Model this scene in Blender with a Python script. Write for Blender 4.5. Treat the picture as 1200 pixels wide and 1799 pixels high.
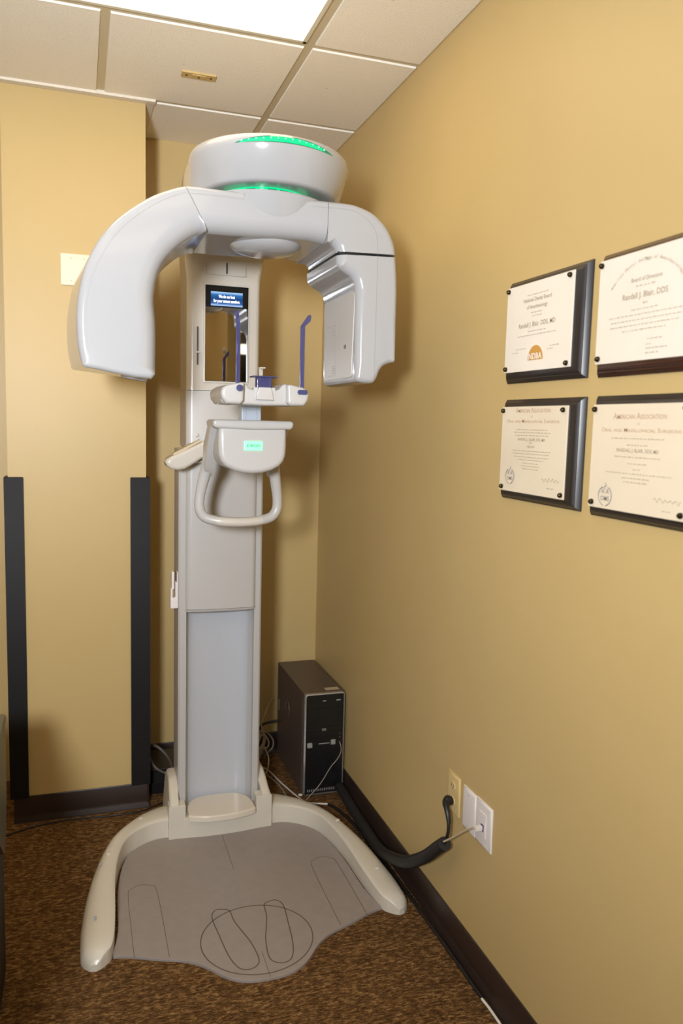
import bpy, bmesh, math, random
from mathutils import Vector, Matrix
random.seed(7)
for o in list(bpy.data.objects): bpy.data.objects.remove(o, do_unlink=True)
SC = bpy.context.scene
COL = SC.collection
PI = math.pi

# ------------------------------------------------------------------ camera
CAM = Vector((-1.065, -3.525, 1.569)); YAW, PIT, ROL, FPX = 0.323113, 0.110844, 0.026005, 1380.1
fw = Vector((math.sin(YAW)*math.cos(PIT), math.cos(YAW)*math.cos(PIT), -math.sin(PIT)))
rt = Vector((math.cos(YAW), -math.sin(YAW), 0)); up = rt.cross(fw)
rt2 = rt*math.cos(ROL) + up*math.sin(ROL); up2 = rt2.cross(fw)
cd = bpy.data.cameras.new('camera'); cam = bpy.data.objects.new('camera', cd); COL.objects.link(cam)
mw = Matrix((rt2, up2, -fw)).transposed().to_4x4(); mw.translation = CAM; cam.matrix_world = mw
cd.sensor_fit = 'VERTICAL'; cd.sensor_height = 36; cd.sensor_width = 24; cd.lens = FPX/1799*36
cd.clip_start = 0.02; cd.clip_end = 50
cd.dof.use_dof = True; cd.dof.focus_distance = 2.55; cd.dof.aperture_fstop = 3.4
SC.camera = cam
# ------------------------------------------------------------------ world, lights, exposure
w = bpy.data.worlds.new('world'); SC.world = w; w.use_nodes = True
w.node_tree.nodes['Background'].inputs[0].default_value = (0.02, 0.018, 0.015, 1)
w.node_tree.nodes['Background'].inputs[1].default_value = 1.0
SC.view_settings.view_transform = 'Standard'; SC.view_settings.look = 'None'
SC.view_settings.gamma = 1; SC.view_settings.use_curve_mapping = False
SC.view_settings.exposure = -0.19
PANEL_POWER = 4.4          # emission of the ceiling light over the machine
FLASH_POWER = 50.0
fl = bpy.data.lights.new('flash', 'AREA'); fl.shape = 'DISK'; fl.size = 0.30; fl.spread = math.radians(135); fl.energy = FLASH_POWER; fl.color = (0.91, 0.95, 1.0)
flo = bpy.data.objects.new('flash', fl); COL.objects.link(flo)
flo.location = (-1.55, -3.75, 1.74)
bl = bpy.data.lights.new('ceiling_fill', 'AREA'); bl.shape = 'DISK'; bl.size = 0.15; bl.energy = 7.0; bl.color = fl.color; bl.spread = math.radians(80)  # added fill light, aimed up to brighten the ceiling
blo = bpy.data.objects.new('ceiling_fill', bl); COL.objects.link(blo); blo.location = (-1.55, -3.75, 1.95); blo.rotation_euler = (Vector((-1.15, -1.6, 2.74)) - blo.location).to_track_quat('-Z', 'Y').to_euler()
flo.rotation_euler = (Vector((-0.70, -0.6, 1.65)) - flo.location).to_track_quat('-Z', 'Y').to_euler()

# ------------------------------------------------------------------ materials
def mat(name, col, rough=0.5, metal=0.0, var=0.0, scale=20.0, bump=0.0, bscale=200.0, coat=0.0, emit=None, estr=0.0, trans=0.0, spec=0.5, ior=1.5):
    m = bpy.data.materials.new(name); m.use_nodes = True
    nt = m.node_tree; b = nt.nodes['Principled BSDF']
    c = (*col, 1) if len(col) == 3 else col
    b.inputs['Base Color'].default_value = c; b.inputs['Roughness'].default_value = rough
    b.inputs['Metallic'].default_value = metal; b.inputs['Coat Weight'].default_value = coat
    b.inputs['Transmission Weight'].default_value = trans
    b.inputs['Specular IOR Level'].default_value = spec; b.inputs['IOR'].default_value = ior
    tc = nt.nodes.new('ShaderNodeTexCoord')
    if var:
        n = nt.nodes.new('ShaderNodeTexNoise'); n.inputs['Scale'].default_value = scale; n.inputs['Detail'].default_value = 4
        nt.links.new(tc.outputs['Object'], n.inputs['Vector'])
        r = nt.nodes.new('ShaderNodeValToRGB')
        r.color_ramp.elements[0].position = 0.3; r.color_ramp.elements[1].position = 0.7
        r.color_ramp.elements[0].color = tuple(x*(1-var) for x in col)+(1,)
        r.color_ramp.elements[1].color = tuple(min(1, x*(1+var)) for x in col)+(1,)
        nt.links.new(n.outputs['Fac'], r.inputs['Fac']); nt.links.new(r.outputs['Color'], b.inputs['Base Color'])
    if bump:
        n2 = nt.nodes.new('ShaderNodeTexNoise'); n2.inputs['Scale'].default_value = bscale; n2.inputs['Detail'].default_value = 3
        nt.links.new(tc.outputs['Object'], n2.inputs['Vector'])
        bp = nt.nodes.new('ShaderNodeBump'); bp.inputs['Strength'].default_value = bump; bp.inputs['Distance'].default_value = 0.002
        nt.links.new(n2.outputs['Fac'], bp.inputs['Height']); nt.links.new(bp.outputs['Normal'], b.inputs['Normal'])
    if emit:
        b.inputs['Emission Color'].default_value = (*emit, 1); b.inputs['Emission Strength'].default_value = estr
    return m
def s2l(r, g, b):
    f = lambda c: ((c/255+0.055)/1.055)**2.4 if c > 10 else c/255/12.92
    return (f(r), f(g), f(b))
M = {}
M['wall'] = mat('wall_paint', s2l(200, 174, 119), 0.42, var=0.015, scale=3, bump=0.12, bscale=260, spec=0.35)
M['tile'] = mat('ceiling_tile', s2l(250, 242, 226), 0.9)
M['tile_edge'] = mat('tile_edge', s2l(245, 240, 230), 0.85)
M['grid'] = mat('grid_bar', s2l(206, 192, 160), 0.5)
M['mould'] = mat('moulding', s2l(232, 222, 206), 0.6, var=0.05, scale=60)
M['diffuser'] = mat('light_diffuser', (1, 1, 1), 0.6, emit=(1.0, 0.77, 0.47), estr=PANEL_POWER)
M['white_metal'] = mat('white_metal', s2l(225, 218, 200), 0.45)
M['base'] = mat('dark_baseboard', s2l(50, 38, 33), 0.35, var=0.08, scale=8)
M['guard'] = mat('black_guard', s2l(24, 22, 22), 0.55, bump=0.05, bscale=300, spec=0.25)
M['gloss'] = mat('white_gloss_plastic', s2l(168, 168, 170), 0.16, coat=0.25)
M['ivory'] = mat('ivory_gloss_plastic', s2l(204, 197, 186), 0.2, coat=0.2)
M['satin'] = mat('satin_white_plastic', s2l(188, 185, 182), 0.32)
M['trough'] = mat('column_recess', s2l(190, 193, 199), 0.25)
M['grey'] = mat('grey_plastic', s2l(172, 180, 192), 0.35)
M['frame_top'] = mat('base_cream', s2l(214, 207, 193), 0.3, coat=0.15, var=0.02, scale=12)
M['foot'] = mat('cream_foot_plastic', s2l(222, 211, 194), 0.25, coat=0.15)
M['mat'] = mat('standing_mat', s2l(152, 142, 136), 0.45, var=0.04, scale=30, bump=0.06, bscale=500)
M['mat_line'] = mat('mat_line', s2l(96, 82, 74), 0.6)
M['mirror'] = mat('mirror', (0.80, 0.80, 0.80), 0.02, metal=1.0)
M['blackglass'] = mat('black_glass', (0.012, 0.012, 0.012), 0.04, coat=0.5)
M['black'] = mat('black_plastic', s2l(20, 20, 21), 0.4)
M['rubber'] = mat('black_rubber', s2l(30, 29, 30), 0.55)
M['green'] = mat('green_light', (0.0, 0.30, 0.13), 0.15, emit=(0.0, 0.62, 0.20), estr=1.0)
M['green_dark'] = mat('dark_green_cover', (0.0, 0.10, 0.05), 0.1, coat=0.6, emit=(0.0, 0.35, 0.14), estr=0.5)
M['led'] = mat('green_led', (0.1, 0.8, 0.4), 0.3, emit=(0.25, 1.0, 0.60), estr=1.2)
M['logo_light'] = mat('logo_light', (0.3, 0.9, 0.5), 0.3, emit=(0.22, 1.0, 0.42), estr=0.75)
M['logo_ink'] = mat('logo_ink', (0.0, 0.35, 0.15), 0.4)
M['blue'] = mat('blue_clear_plastic', (0.17, 0.18, 0.44), 0.08, trans=0.72, ior=1.3)
M['clear'] = mat('clear_plastic', (0.85, 0.8, 0.7), 0.15, trans=0.5, ior=1.3)
M['ink'] = mat('grey_print', s2l(150, 148, 145), 0.5)
M['sensor'] = mat('sensor_panel', s2l(196, 192, 187), 0.35)
M['caption'] = mat('screen_text', (1, 1, 1), 0.3, emit=(1, 1, 1), estr=1.3)
M['pc'] = mat('grey_metal_case', s2l(98, 84, 76), 0.45, metal=0.25, bump=0.03, bscale=400)
M['pc_front'] = mat('pc_black', s2l(24, 24, 25), 0.3)
M['silver'] = mat('silver_trim', s2l(176, 174, 170), 0.25, metal=0.7)
M['plaque_black'] = mat('plaque_black', s2l(32, 27, 28), 0.33, coat=0.1, spec=0.7, var=0.1, scale=15)
M['plaque_brown'] = mat('plaque_brown', s2l(62, 34, 24), 0.25, coat=0.3, var=0.15, scale=15)
M['paper1'] = mat('certificate_paper', s2l(238, 230, 217), 0.25, var=0.01, scale=8)
M['paper2'] = mat('certificate_aged', s2l(232, 219, 195), 0.25, var=0.02, scale=8)
M['text'] = mat('certificate_ink', s2l(168, 153, 128), 0.6)
M['text_red'] = mat('certificate_red_ink', s2l(196, 162, 132), 0.6)
M['emblem'] = mat('emblem_gold', s2l(206, 152, 70), 0.4)
M['emblem_blue'] = mat('emblem_grey', s2l(146, 138, 136), 0.5)
M['stud'] = mat('dark_brass', s2l(66, 54, 40), 0.25, metal=0.8)
M['plate_white'] = mat('plate_white', s2l(232, 226, 224), 0.3)
M['plate_tan'] = mat('plate_tan', s2l(216, 190, 132), 0.3)
M['keypad'] = mat('keypad_tan', s2l(196, 178, 146), 0.4)
M['cable_dark'] = mat('cable_dark_grey', s2l(88, 80, 74), 0.45)
M['plate_cream'] = mat('plate_cream', s2l(240, 226, 198), 0.35)
M['jack'] = mat('blue_jack', s2l(50, 52, 110), 0.4)
M['cable_beige'] = mat('cable_beige', s2l(196, 178, 148), 0.45)
M['cable_grey'] = mat('cable_grey', s2l(150, 140, 128), 0.45)
M['cable_white'] = mat('cable_white', s2l(220, 214, 205), 0.45)
M['cable_black'] = mat('cable_black', s2l(24, 24, 25), 0.45)
M['desk_body'] = mat('desk_black', s2l(20, 18, 17), 0.5)
M['desk_top'] = mat('desk_grey_edge', s2l(96, 92, 74), 0.4, var=0.1, scale=30)
M['bracket'] = mat('tan_bracket', s2l(206, 176, 116), 0.5)
M['dark'] = mat('dark_cabinet', s2l(34, 28, 24), 0.5)
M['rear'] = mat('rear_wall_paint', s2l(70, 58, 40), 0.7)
# carpet: mottled brown loop pile
def carpet():
    m = bpy.data.materials.new('carpet'); m.use_nodes = True; nt = m.node_tree; b = nt.nodes['Principled BSDF']
    b.inputs['Roughness'].default_value = 0.95; b.inputs['Specular IOR Level'].default_value = 0.1
    tc = nt.nodes.new('ShaderNodeTexCoord')
    n = nt.nodes.new('ShaderNodeTexNoise'); n.inputs['Scale'].default_value = 75; n.inputs['Detail'].default_value = 6; n.inputs['Roughness'].default_value = 0.7
    v = nt.nodes.new('ShaderNodeTexVoronoi'); v.inputs['Scale'].default_value = 190
    mp = nt.nodes.new('ShaderNodeMapping'); mp.inputs['Scale'].default_value = (0.8, 2.2, 1)
    nt.links.new(tc.outputs['Object'], mp.inputs['Vector'])
    nt.links.new(mp.outputs['Vector'], n.inputs['Vector']); nt.links.new(mp.outputs['Vector'], v.inputs['Vector'])
    r = nt.nodes.new('ShaderNodeValToRGB'); e = r.color_ramp.elements
    e[0].position = 0.32; e[0].color = (*s2l(56, 38, 22), 1); e[1].position = 0.68; e[1].color = (*s2l(188, 146, 94), 1)
    e2 = r.color_ramp.elements.new(0.5); e2.color = (*s2l(112, 80, 47), 1)
    nt.links.new(n.outputs['Fac'], r.inputs['Fac']); nt.links.new(r.outputs['Color'], b.inputs['Base Color'])
    mx = nt.nodes.new('ShaderNodeMath'); mx.operation = 'ADD'
    nt.links.new(n.outputs['Fac'], mx.inputs[0]); nt.links.new(v.outputs['Distance'], mx.inputs[1])
    bp = nt.nodes.new('ShaderNodeBump'); bp.inputs['Strength'].default_value = 0.9; bp.inputs['Distance'].default_value = 0.006
    nt.links.new(mx.outputs[0], bp.inputs['Height']); nt.links.new(bp.outputs['Normal'], b.inputs['Normal'])
    return m
M['carpet'] = carpet()
def tile_face():
    m = M['tile']; nt = m.node_tree; b = nt.nodes['Principled BSDF']; tc = nt.nodes['Texture Coordinate']
    v = nt.nodes.new('ShaderNodeTexNoise'); v.inputs['Scale'].default_value = 170; v.inputs['Detail'].default_value = 2
    v2 = nt.nodes.new('ShaderNodeTexNoise'); v2.inputs['Scale'].default_value = 34; v2.inputs['Detail'].default_value = 6; v2.inputs['Roughness'].default_value = 0.75
    for q in (v, v2): nt.links.new(tc.outputs['Object'], q.inputs['Vector'])
    r = nt.nodes.new('ShaderNodeValToRGB'); r.color_ramp.elements[0].position = 0.27; r.color_ramp.elements[1].position = 0.33
    r.color_ramp.elements[0].color = (*s2l(190, 166, 130), 1); r.color_ramp.elements[1].color = (*s2l(250, 242, 226), 1)
    nt.links.new(v2.outputs['Fac'], r.inputs['Fac']); nt.links.new(r.outputs['Color'], b.inputs['Base Color'])
    bp = nt.nodes.new('ShaderNodeBump'); bp.inputs['Strength'].default_value = 0.5; bp.inputs['Distance'].default_value = 0.003
    nt.links.new(v.outputs['Fac'], bp.inputs['Height']); nt.links.new(bp.outputs['Normal'], b.inputs['Normal'])
tile_face()
def screen_mat():
    m = bpy.data.materials.new('blue_screen'); m.use_nodes = True; nt = m.node_tree; b = nt.nodes['Principled BSDF']
    b.inputs['Base Color'].default_value = (0.01, 0.02, 0.05, 1); b.inputs['Roughness'].default_value = 0.1
    tc = nt.nodes.new('ShaderNodeTexCoord'); sp = nt.nodes.new('ShaderNodeSeparateXYZ'); nt.links.new(tc.outputs['Generated'], sp.inputs[0])
    r = nt.nodes.new('ShaderNodeValToRGB'); e = r.color_ramp.elements
    e[0].position = 0; e[0].color = (0.45, 0.65, 1, 1); e[1].position = 1; e[1].color = (0.45, 0.70, 1, 1)
    for p, c in ((0.18, (0.02, 0.10, 0.32, 1)), (0.5, (0.005, 0.04, 0.16, 1)), (0.8, (0.02, 0.14, 0.40, 1))):
        q = e.new(p); q.color = c
    nt.links.new(sp.outputs['Z'], r.inputs['Fac']); nt.links.new(r.outputs['Color'], b.inputs['Emission Color'])
    b.inputs['Emission Strength'].default_value = 1.2
    return m
M['screen'] = screen_mat()

# ------------------------------------------------------------------ object helpers
WLOC = {}
def tag(o, label=None, cat=None, group=None, kind=None):
    if label: o['label'] = label
    if cat: o['category'] = cat
    if group: o['group'] = group
    if kind: o['kind'] = kind
    return o
def place(o, wloc, parent):
    WLOC[o] = Vector(wloc)
    o.location = WLOC[o] - (WLOC[parent] if parent else Vector((0, 0, 0)))
    if parent: o.parent = parent
def empty(name, loc, label=None, cat=None, group=None, kind=None):
    o = bpy.data.objects.new(name, None); o.empty_display_size = 0.05; COL.objects.link(o); place(o, loc, None)
    return tag(o, label, cat, group, kind)
class G:                                   # geometry collector
    def __init__(s): s.v = []; s.f = []; s.mi = []
    def add(s, v, f, mi=0):
        k = len(s.v); s.v += [tuple(p) for p in v]; s.f += [tuple(i+k for i in q) for q in f]; s.mi += [mi]*len(f); return s
    def box(s, x0, x1, y0, y1, z0, z1, bev=0.0, seg=2, mi=0):
        bm = bmesh.new(); bmesh.ops.create_cube(bm, size=1)
        for q in bm.verts: q.co = Vector(((x0+x1)/2+q.co.x*(x1-x0), (y0+y1)/2+q.co.y*(y1-y0), (z0+z1)/2+q.co.z*(z1-z0)))
        if bev: bmesh.ops.bevel(bm, geom=bm.edges[:], offset=bev, segments=seg, profile=0.5, affect='EDGES')
        return s.frombm(bm, mi)
    def frombm(s, bm, mi=0):
        bm.verts.index_update(); bm.normal_update()
        s.add([q.co.copy() for q in bm.verts], [[q.index for q in f.verts] for f in bm.faces], mi); bm.free(); return s
    def rings(s, R, cap0=True, cap1=True, closed=True, mi=0):
        n = len(R[0]); v = [p for r in R for p in r]; f = []
        for i in range(len(R)-1):
            for j in range(n if closed else n-1):
                k = (j+1) % n
                f.append((i*n+j, i*n+k, (i+1)*n+k, (i+1)*n+j))
        if cap0: f.append(tuple(range(n-1, -1, -1)))
        if cap1: f.append(tuple((len(R)-1)*n+j for j in range(n)))
        return s.add(v, f, mi)
    def tube(s, pts, r, seg=8, steps=6, mi=0, rs=None):
        P = catmull(pts, steps) if steps > 1 else [Vector(p) for p in pts]
        n = len(P); R = []; prev = None
        for i, p in enumerate(P):
            t = (P[min(i+1, n-1)]-P[max(i-1, 0)]).normalized()
            if prev is None:
                a = Vector((0, 0, 1)) if abs(t.z) < 0.9 else Vector((1, 0, 0)); u = (a-t*a.dot(t)).normalized()
            else: u = (prev-t*prev.dot(t)).normalized()
            prev = u; q = t.cross(u); rr = r if rs is None else rs(i/(n-1))
            R.append([p+u*math.cos(2*PI*k/seg)*rr+q*math.sin(2*PI*k/seg)*rr for k in range(seg)])
        return s.rings(R, mi=mi)
    def lathe(s, prof, c, axis='z', seg=32, mi=0):
        R = []
        for (r, h) in prof:
            ring = []
            for k in range(seg):
                a = 2*PI*k/seg; ca, sa = r*math.cos(a), r*math.sin(a)
                ring.append(Vector(c)+(Vector((ca, sa, h)) if axis == 'z' else Vector((ca, h, sa)) if axis == 'y' else Vector((h, ca, sa))))
            R.append(ring)
        return s.rings(R, mi=mi)
    def prism(s, poly, a0, a1, r0=0.0, r1=0.0, plane='xz', seg=4, mi=0, fn=None, seam=None):
        # polygon in `plane`, extruded along the remaining axis from a0 to a1, edges rounded by radius (number or list per vertex)
        n = len(poly); P = [Vector((p[0], p[1])) for p in poly]
        r0 = list(r0) if isinstance(r0, list) else [r0]*n; r1 = list(r1) if isinstance(r1, list) else [r1]*n
        keep = [i for i in range(n) if (P[i]-P[i-1]).length > 6e-4]
        P = [P[i] for i in keep]; r0 = [r0[i] for i in keep]; r1 = [r1[i] for i in keep]; n = len(P)
        if sum(P[i].x*P[(i+1) % n].y-P[(i+1) % n].x*P[i].y for i in range(n)) < 0:
            P.reverse(); r0.reverse(); r1.reverse()
        N = []
        for i in range(n):
            e1 = (P[i]-P[i-1]).normalized(); e2 = (P[(i+1) % n]-P[i]).normalized()
            n1 = Vector((e1.y, -e1.x)); n2 = Vector((e2.y, -e2.x)); m = n1+n2
            m = n1 if m.length < 1e-6 else m.normalized()
            N.append(m/max(0.45, m.dot(n1)))
        for i in range(n):                       # a cut edge between two mouldings stays flat
            j = (i+1) % n
            if seam and seam((P[i]+P[j])/2): N[i] = (P[i]-P[j]).normalized(); N[j] = -N[i]
        for rr in (r0, r1):                      # shrink the rounding wherever the inset outline would fold over
            for it in range(60):
                Q = [P[i]-N[i]*rr[i] for i in range(n)]; bad = set()
                for i in range(n):
                    j = (i+1) % n; e = P[j]-P[i]
                    if (Q[j]-Q[i]).dot(e) < 0.12*e.dot(e): bad |= {i, j}
                if not bad: break
                for i in bad: rr[i] *= 0.88
                rr[:] = [min(rr[i], max(rr[i-1], rr[(i+1) % n], rr[i]*.9)) for i in range(n)]
        sg = 1 if a1 > a0 else -1
        R = []
        def ring(rr, t, a, d):
            return [(P[i]-N[i]*rr[i]*(1-math.sin(t)), a+d*rr[i]*(1-math.cos(t))) for i in range(n)]
        z0 = max(r0) > 0; z1 = max(r1) > 0
        raw = []
        for k in range(seg+1 if z0 else 1): raw.append(ring(r0, PI/2*k/seg if z0 else PI/2, a0, sg))
        for k in range(seg, -1, -1) if z1 else [seg]: raw.append(ring(r1, PI/2*k/seg if z1 else PI/2, a1, -sg))
        for rg in raw:
            o = []
            for q, h in rg:
                p = Vector((q.x, h, q.y)) if plane == 'xz' else Vector((q.x, q.y, h)) if plane == 'xy' else Vector((h, q.x, q.y))
                o.append(fn(p) if fn else p)
            R.append(o)
        return s.rings(R, mi=mi)
    def obj(s, name, m, parent=None, ang=35, wn=True, label=None, cat=None, group=None, kind=None):
        V = [Vector(p) for p in s.v]
        lo = Vector([min(p[i] for p in V) for i in range(3)]); hi = Vector([max(p[i] for p in V) for i in range(3)])
        c = (lo+hi)/2
        if parent is None: c.z = lo.z
        me = bpy.data.meshes.new(name); me.from_pydata([p-c for p in V], [], s.f)
        for q in (m if isinstance(m, (list, tuple)) else [m]): me.materials.append(q)
        if any(s.mi): me.polygons.foreach_set('material_index', s.mi)
        bm = bmesh.new(); bm.from_mesh(me); bmesh.ops.recalc_face_normals(bm, faces=bm.faces[:])
        big = [f for f in bm.faces if len(f.verts) > 12]
        if big and wn: bmesh.ops.triangulate(bm, faces=big, quad_method='BEAUTY', ngon_method='BEAUTY')
        bm.to_mesh(me); bm.free()
        if ang:
            me.polygons.foreach_set('use_smooth', [True]*len(me.polygons)); me.set_sharp_from_angle(angle=math.radians(ang))
        me.update()
        o = bpy.data.objects.new(name, me); COL.objects.link(o); place(o, c, parent)
        if ang and wn and len(s.f) > 30:
            md = o.modifiers.new('normals', 'WEIGHTED_NORMAL'); md.keep_sharp = True; md.weight = 80
        return tag(o, label, cat, group, kind)
def catmull(pts, steps=6, closed=False):
    P = [Vector(p) for p in pts]; n = len(P); out = []
    for i in range(n if closed else n-1):
        if closed: a, b, c, d = P[i-1], P[i], P[(i+1) % n], P[(i+2) % n]
        else: a, b, c, d = P[max(i-1, 0)], P[i], P[i+1], P[min(i+2, n-1)]
        for k in range(steps):
            t = k/steps
            out.append(0.5*((2*b)+(c-a)*t+(2*a-5*b+4*c-d)*t*t+(3*b-a-3*c+d)*t**3))
    if not closed: out.append(P[-1])
    return out
def cat2(pts, steps=5, closed=False):
    return [(p.x, p.y) for p in catmull([(q[0], q[1], 0) for q in pts], steps, closed)]
def text_geo(txt, small_caps=False, bold=0.0, shear=0.0):
    cu = bpy.data.curves.new('t', 'FONT'); cu.body = txt; cu.resolution_u = 2; cu.offset = bold; cu.shear = shear
    if small_caps:
        cu.small_caps_scale = 0.72
        for b in cu.body_format: b.use_small_caps = True
    o = bpy.data.objects.new('t', cu); me = o.to_mesh()
    v = [p.co.copy() for p in me.vertices]; f = [list(q.vertices) for q in me.polygons]
    o.to_mesh_clear(); bpy.data.objects.remove(o); bpy.data.curves.remove(cu)
    return v, f
def put_text(g, txt, org, u, vdir, width, height=None, mi=0, **k):
    v, f = text_geo(txt, **k)
    if not v: return
    x0 = min(p.x for p in v); x1 = max(p.x for p in v); sx = width/(x1-x0)
    sy = sx if height is None else height/0.7
    g.add([Vector(org)+Vector(u)*(p.x-x0)*sx+Vector(vdir)*p.y*sy for p in v], f, mi)

# ------------------------------------------------------------------ the room
CEIL = 2.741
G().box(-3.0, 1.7, -5.9, 0.1, -0.1, 0.0).obj('floor', M['carpet'], kind='structure', ang=0)
G().box(-3.0, 0.0, 0.0, 0.1, 0, CEIL+.1).obj('wall_back', M['wall'], kind='structure', ang=0)
WEND = -2.80
G().box(0.0, 0.1, WEND, 0.1, 0, CEIL+.1).obj('wall_right', M['wall'], kind='structure', ang=0)
G().box(0.0, 0.1, -5.8, -3.80, 0, CEIL+.1).obj('wall_right_rear', M['wall'], kind='structure', ang=0)
PX0, PX1, PY = -1.318, -0.82, -0.385
G().box(PX0, PX1, PY, 0.0, 0, CEIL+.02).obj('wall_pillar', M['wall'], kind='structure', ang=0)
G().box(-3.0, -2.9, -5.8, 0.0, 0, CEIL+.1).obj('wall_left', M['wall'], kind='structure', ang=0)
G().box(-3.0, 1.7, -5.9, -5.8, 0, CEIL+.1).obj('wall_rear', M['rear'], kind='structure', ang=0)
G().box(1.6, 1.7, -5.8, WEND, 0, CEIL+.1).obj('wall_side', M['rear'], kind='structure', ang=0)
G().box(0.1, 1.7, WEND, WEND+.1, 0, CEIL+.1).obj('wall_return', M['rear'], kind='structure', ang=0)
# ceiling: slab, tegular tiles hanging a little below the grid bars
ceil = G().box(-3.0, 1.7, -5.9, 0.1, CEIL+.06, CEIL+.12).obj('ceiling', M['white_metal'], kind='structure', ang=0)
xs = [-3.0, -2.81, -2.20, -1.59, -0.98, -0.37, 0.0, 1.7]
ys = [0.0, -0.396, -1.017, -1.63, -2.24, -2.85, -3.46, -4.07, -4.68, -5.29, -5.8]
bw = 0.0135
LIGHTS = [(-1.59, -0.37, -1.63, -1.017), (-1.59, -0.37, -4.07, -3.46), (-1.59, -0.37, -5.29, -4.68)]
def in_light(x, y): return any(a < x < b and c < y < d for a, b, c, d in LIGHTS)
for i in range(len(xs)-1):
    for j in range(len(ys)-1):
        x0, x1, y1, y0 = xs[i], xs[i+1], ys[j], ys[j+1]; mx, my = (x0+x1)/2, (y0+y1)/2
        if in_light(mx, my) or (mx > 0 and my > WEND): continue
        if PX0 < mx < PX1 and my > PY: continue
        g = G(); a0, a1, b0, b1 = x0+bw, x1-(bw if x1 != 0 else 0.001), y0+bw, y1-(bw if j else 0.001)
        zb, zt = CEIL-0.003, CEIL+0.03; e = 0.002
        v = [(a0+e, b0+e, zb), (a1-e, b0+e, zb), (a1-e, b1-e, zb), (a0+e, b1-e, zb), (a0, b0, zb+.0055), (a1, b0, zb+.0055), (a1, b1, zb+.0055), (a0, b1, zb+.0055),
             (a0, b0, zt), (a1, b0, zt), (a1, b1, zt), (a0, b1, zt)]
        g.add(v, [(3, 2, 1, 0)], 0)
        g.add(v, [(0, 1, 5, 4), (1, 2, 6, 5), (2, 3, 7, 6), (3, 0, 4, 7), (4, 5, 9, 8), (5, 6, 10, 9), (6, 7, 11, 10), (7, 4, 8, 11), (8, 9, 10, 11)], 1)
        g.obj('ceiling_tile', [M['tile'], M['tile_edge']], ceil, ang=0)
for x in xs[1:-1]:
    if x == 0.0: continue
    segs = [(-5.8, 0.0)]
    if x == -0.98: segs = [(-1.017, 0.0), (-3.46, -1.63), (-4.68, -4.07), (-5.8, -5.29)]
    for a, b in segs: G().box(x-bw, x+bw, a, b, CEIL+.002, CEIL+.02).obj('grid_bar', M['grid'], ceil, ang=0)
for y in ys[1:-1]:
    G().box(-2.9, 0.0, y-bw, y+bw, CEIL+.0024, CEIL+.0204).obj('grid_bar', M['grid'], ceil, ang=0)
# plaster-flecked wall angle along the pillar top and right wall
G().box(PX0, PX1+.035, PY-.032, PY, CEIL-.012, CEIL+.004, .003).obj('trim_1', M['mould'], kind='structure')
G().box(PX1, PX1+.03, PY, 0.0, CEIL-.010, CEIL+.003, .002).obj('trim_2', M['mould'], kind='structure')
# baseboards: flat cove with a toe
def baseboard(name, axis, fixed, a, b, sgn):
    prof = [(0, 0), (0.016, 0), (0.0155, 0.004), (0.0075, 0.020), (0.006, 0.03), (0.006, 0.098), (0.004, 0.102), (0, 0.102)]
    g = G(); R = []
    for t in (a, b):
        R.append([Vector((t, fixed+sgn*p[0], p[1])) if axis == 'x' else Vector((fixed+sgn*p[0], t, p[1])) for p in prof])
    g.rings(R); return g.obj(name, M['base'], kind='structure', ang=30)
baseboard('baseboard_right', 'y', 0.0, -3.8, 0.0, -1)
baseboard('baseboard_back', 'x', 0.0, PX1, 0.0, -1)
baseboard('baseboard_pillar', 'x', PY, PX0-.002, PX1+.008, -1)
baseboard('baseboard_pillar_side', 'y', PX1, PY-.008, 0.0, 1)
# black corner guards on the pillar (L-shaped)
def guard(name, x_edge, x_in, label_top):
    s = 1 if x_edge > x_in else -1; t = 0.014
    p = [(x_in, PY), (x_in, PY-t), (x_edge+s*t, PY-t), (x_edge+s*t, PY+.07), (x_edge, PY+.07), (x_edge, PY)]
    G().prism(p, 0.100, 1.345, 0.0, 0.003, plane='xy', seg=2).obj(name, M['guard'], kind='structure')
guard('trim_3', PX0, -1.265, 0)
guard('trim_4', PX1, -0.880, 0)

# ------------------------------------------------------------------ ceiling lights
def ceiling_light(rect, label):
    x0, x1, y0, y1 = rect
    t = empty('ceiling_light', ((x0+x1)/2, (y0+y1)/2, CEIL), label, 'light', 'recessed ceiling light panels')
    g = G(); f = 0.03; o = bw+.002
    g.box(x0+o, x1-o, y0+o, y0+f, CEIL-.004, CEIL+.05, .002); g.box(x0+o, x1-o, y1-f, y1-o, CEIL-.004, CEIL+.05, .002)
    g.box(x0+o, x0+f, y0+o, y1-o, CEIL-.004, CEIL+.05, .002); g.box(x1-f, x1-o, y0+o, y1-o, CEIL-.004, CEIL+.05, .002)
    g.obj('frame', M['white_metal'], t)
    G().box(x0+f, x1-f, y0+f, y1-f, CEIL+.002, CEIL+.008).obj('diffuser', M['diffuser'], t, ang=0)
    return t
ceiling_light(LIGHTS[0], 'glowing white rectangular ceiling light panel above the x-ray machine')
ceiling_light(LIGHTS[1], 'unseen rectangular ceiling light panel behind the viewpoint, added for ambient light')  # unseen panel, added to lift the ambient light
ceiling_light(LIGHTS[2], 'unseen rectangular ceiling light panel furthest back, added to brighten the wall in the mirror')  # added panel, lights the rear right wall that the mirror reflects
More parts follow.
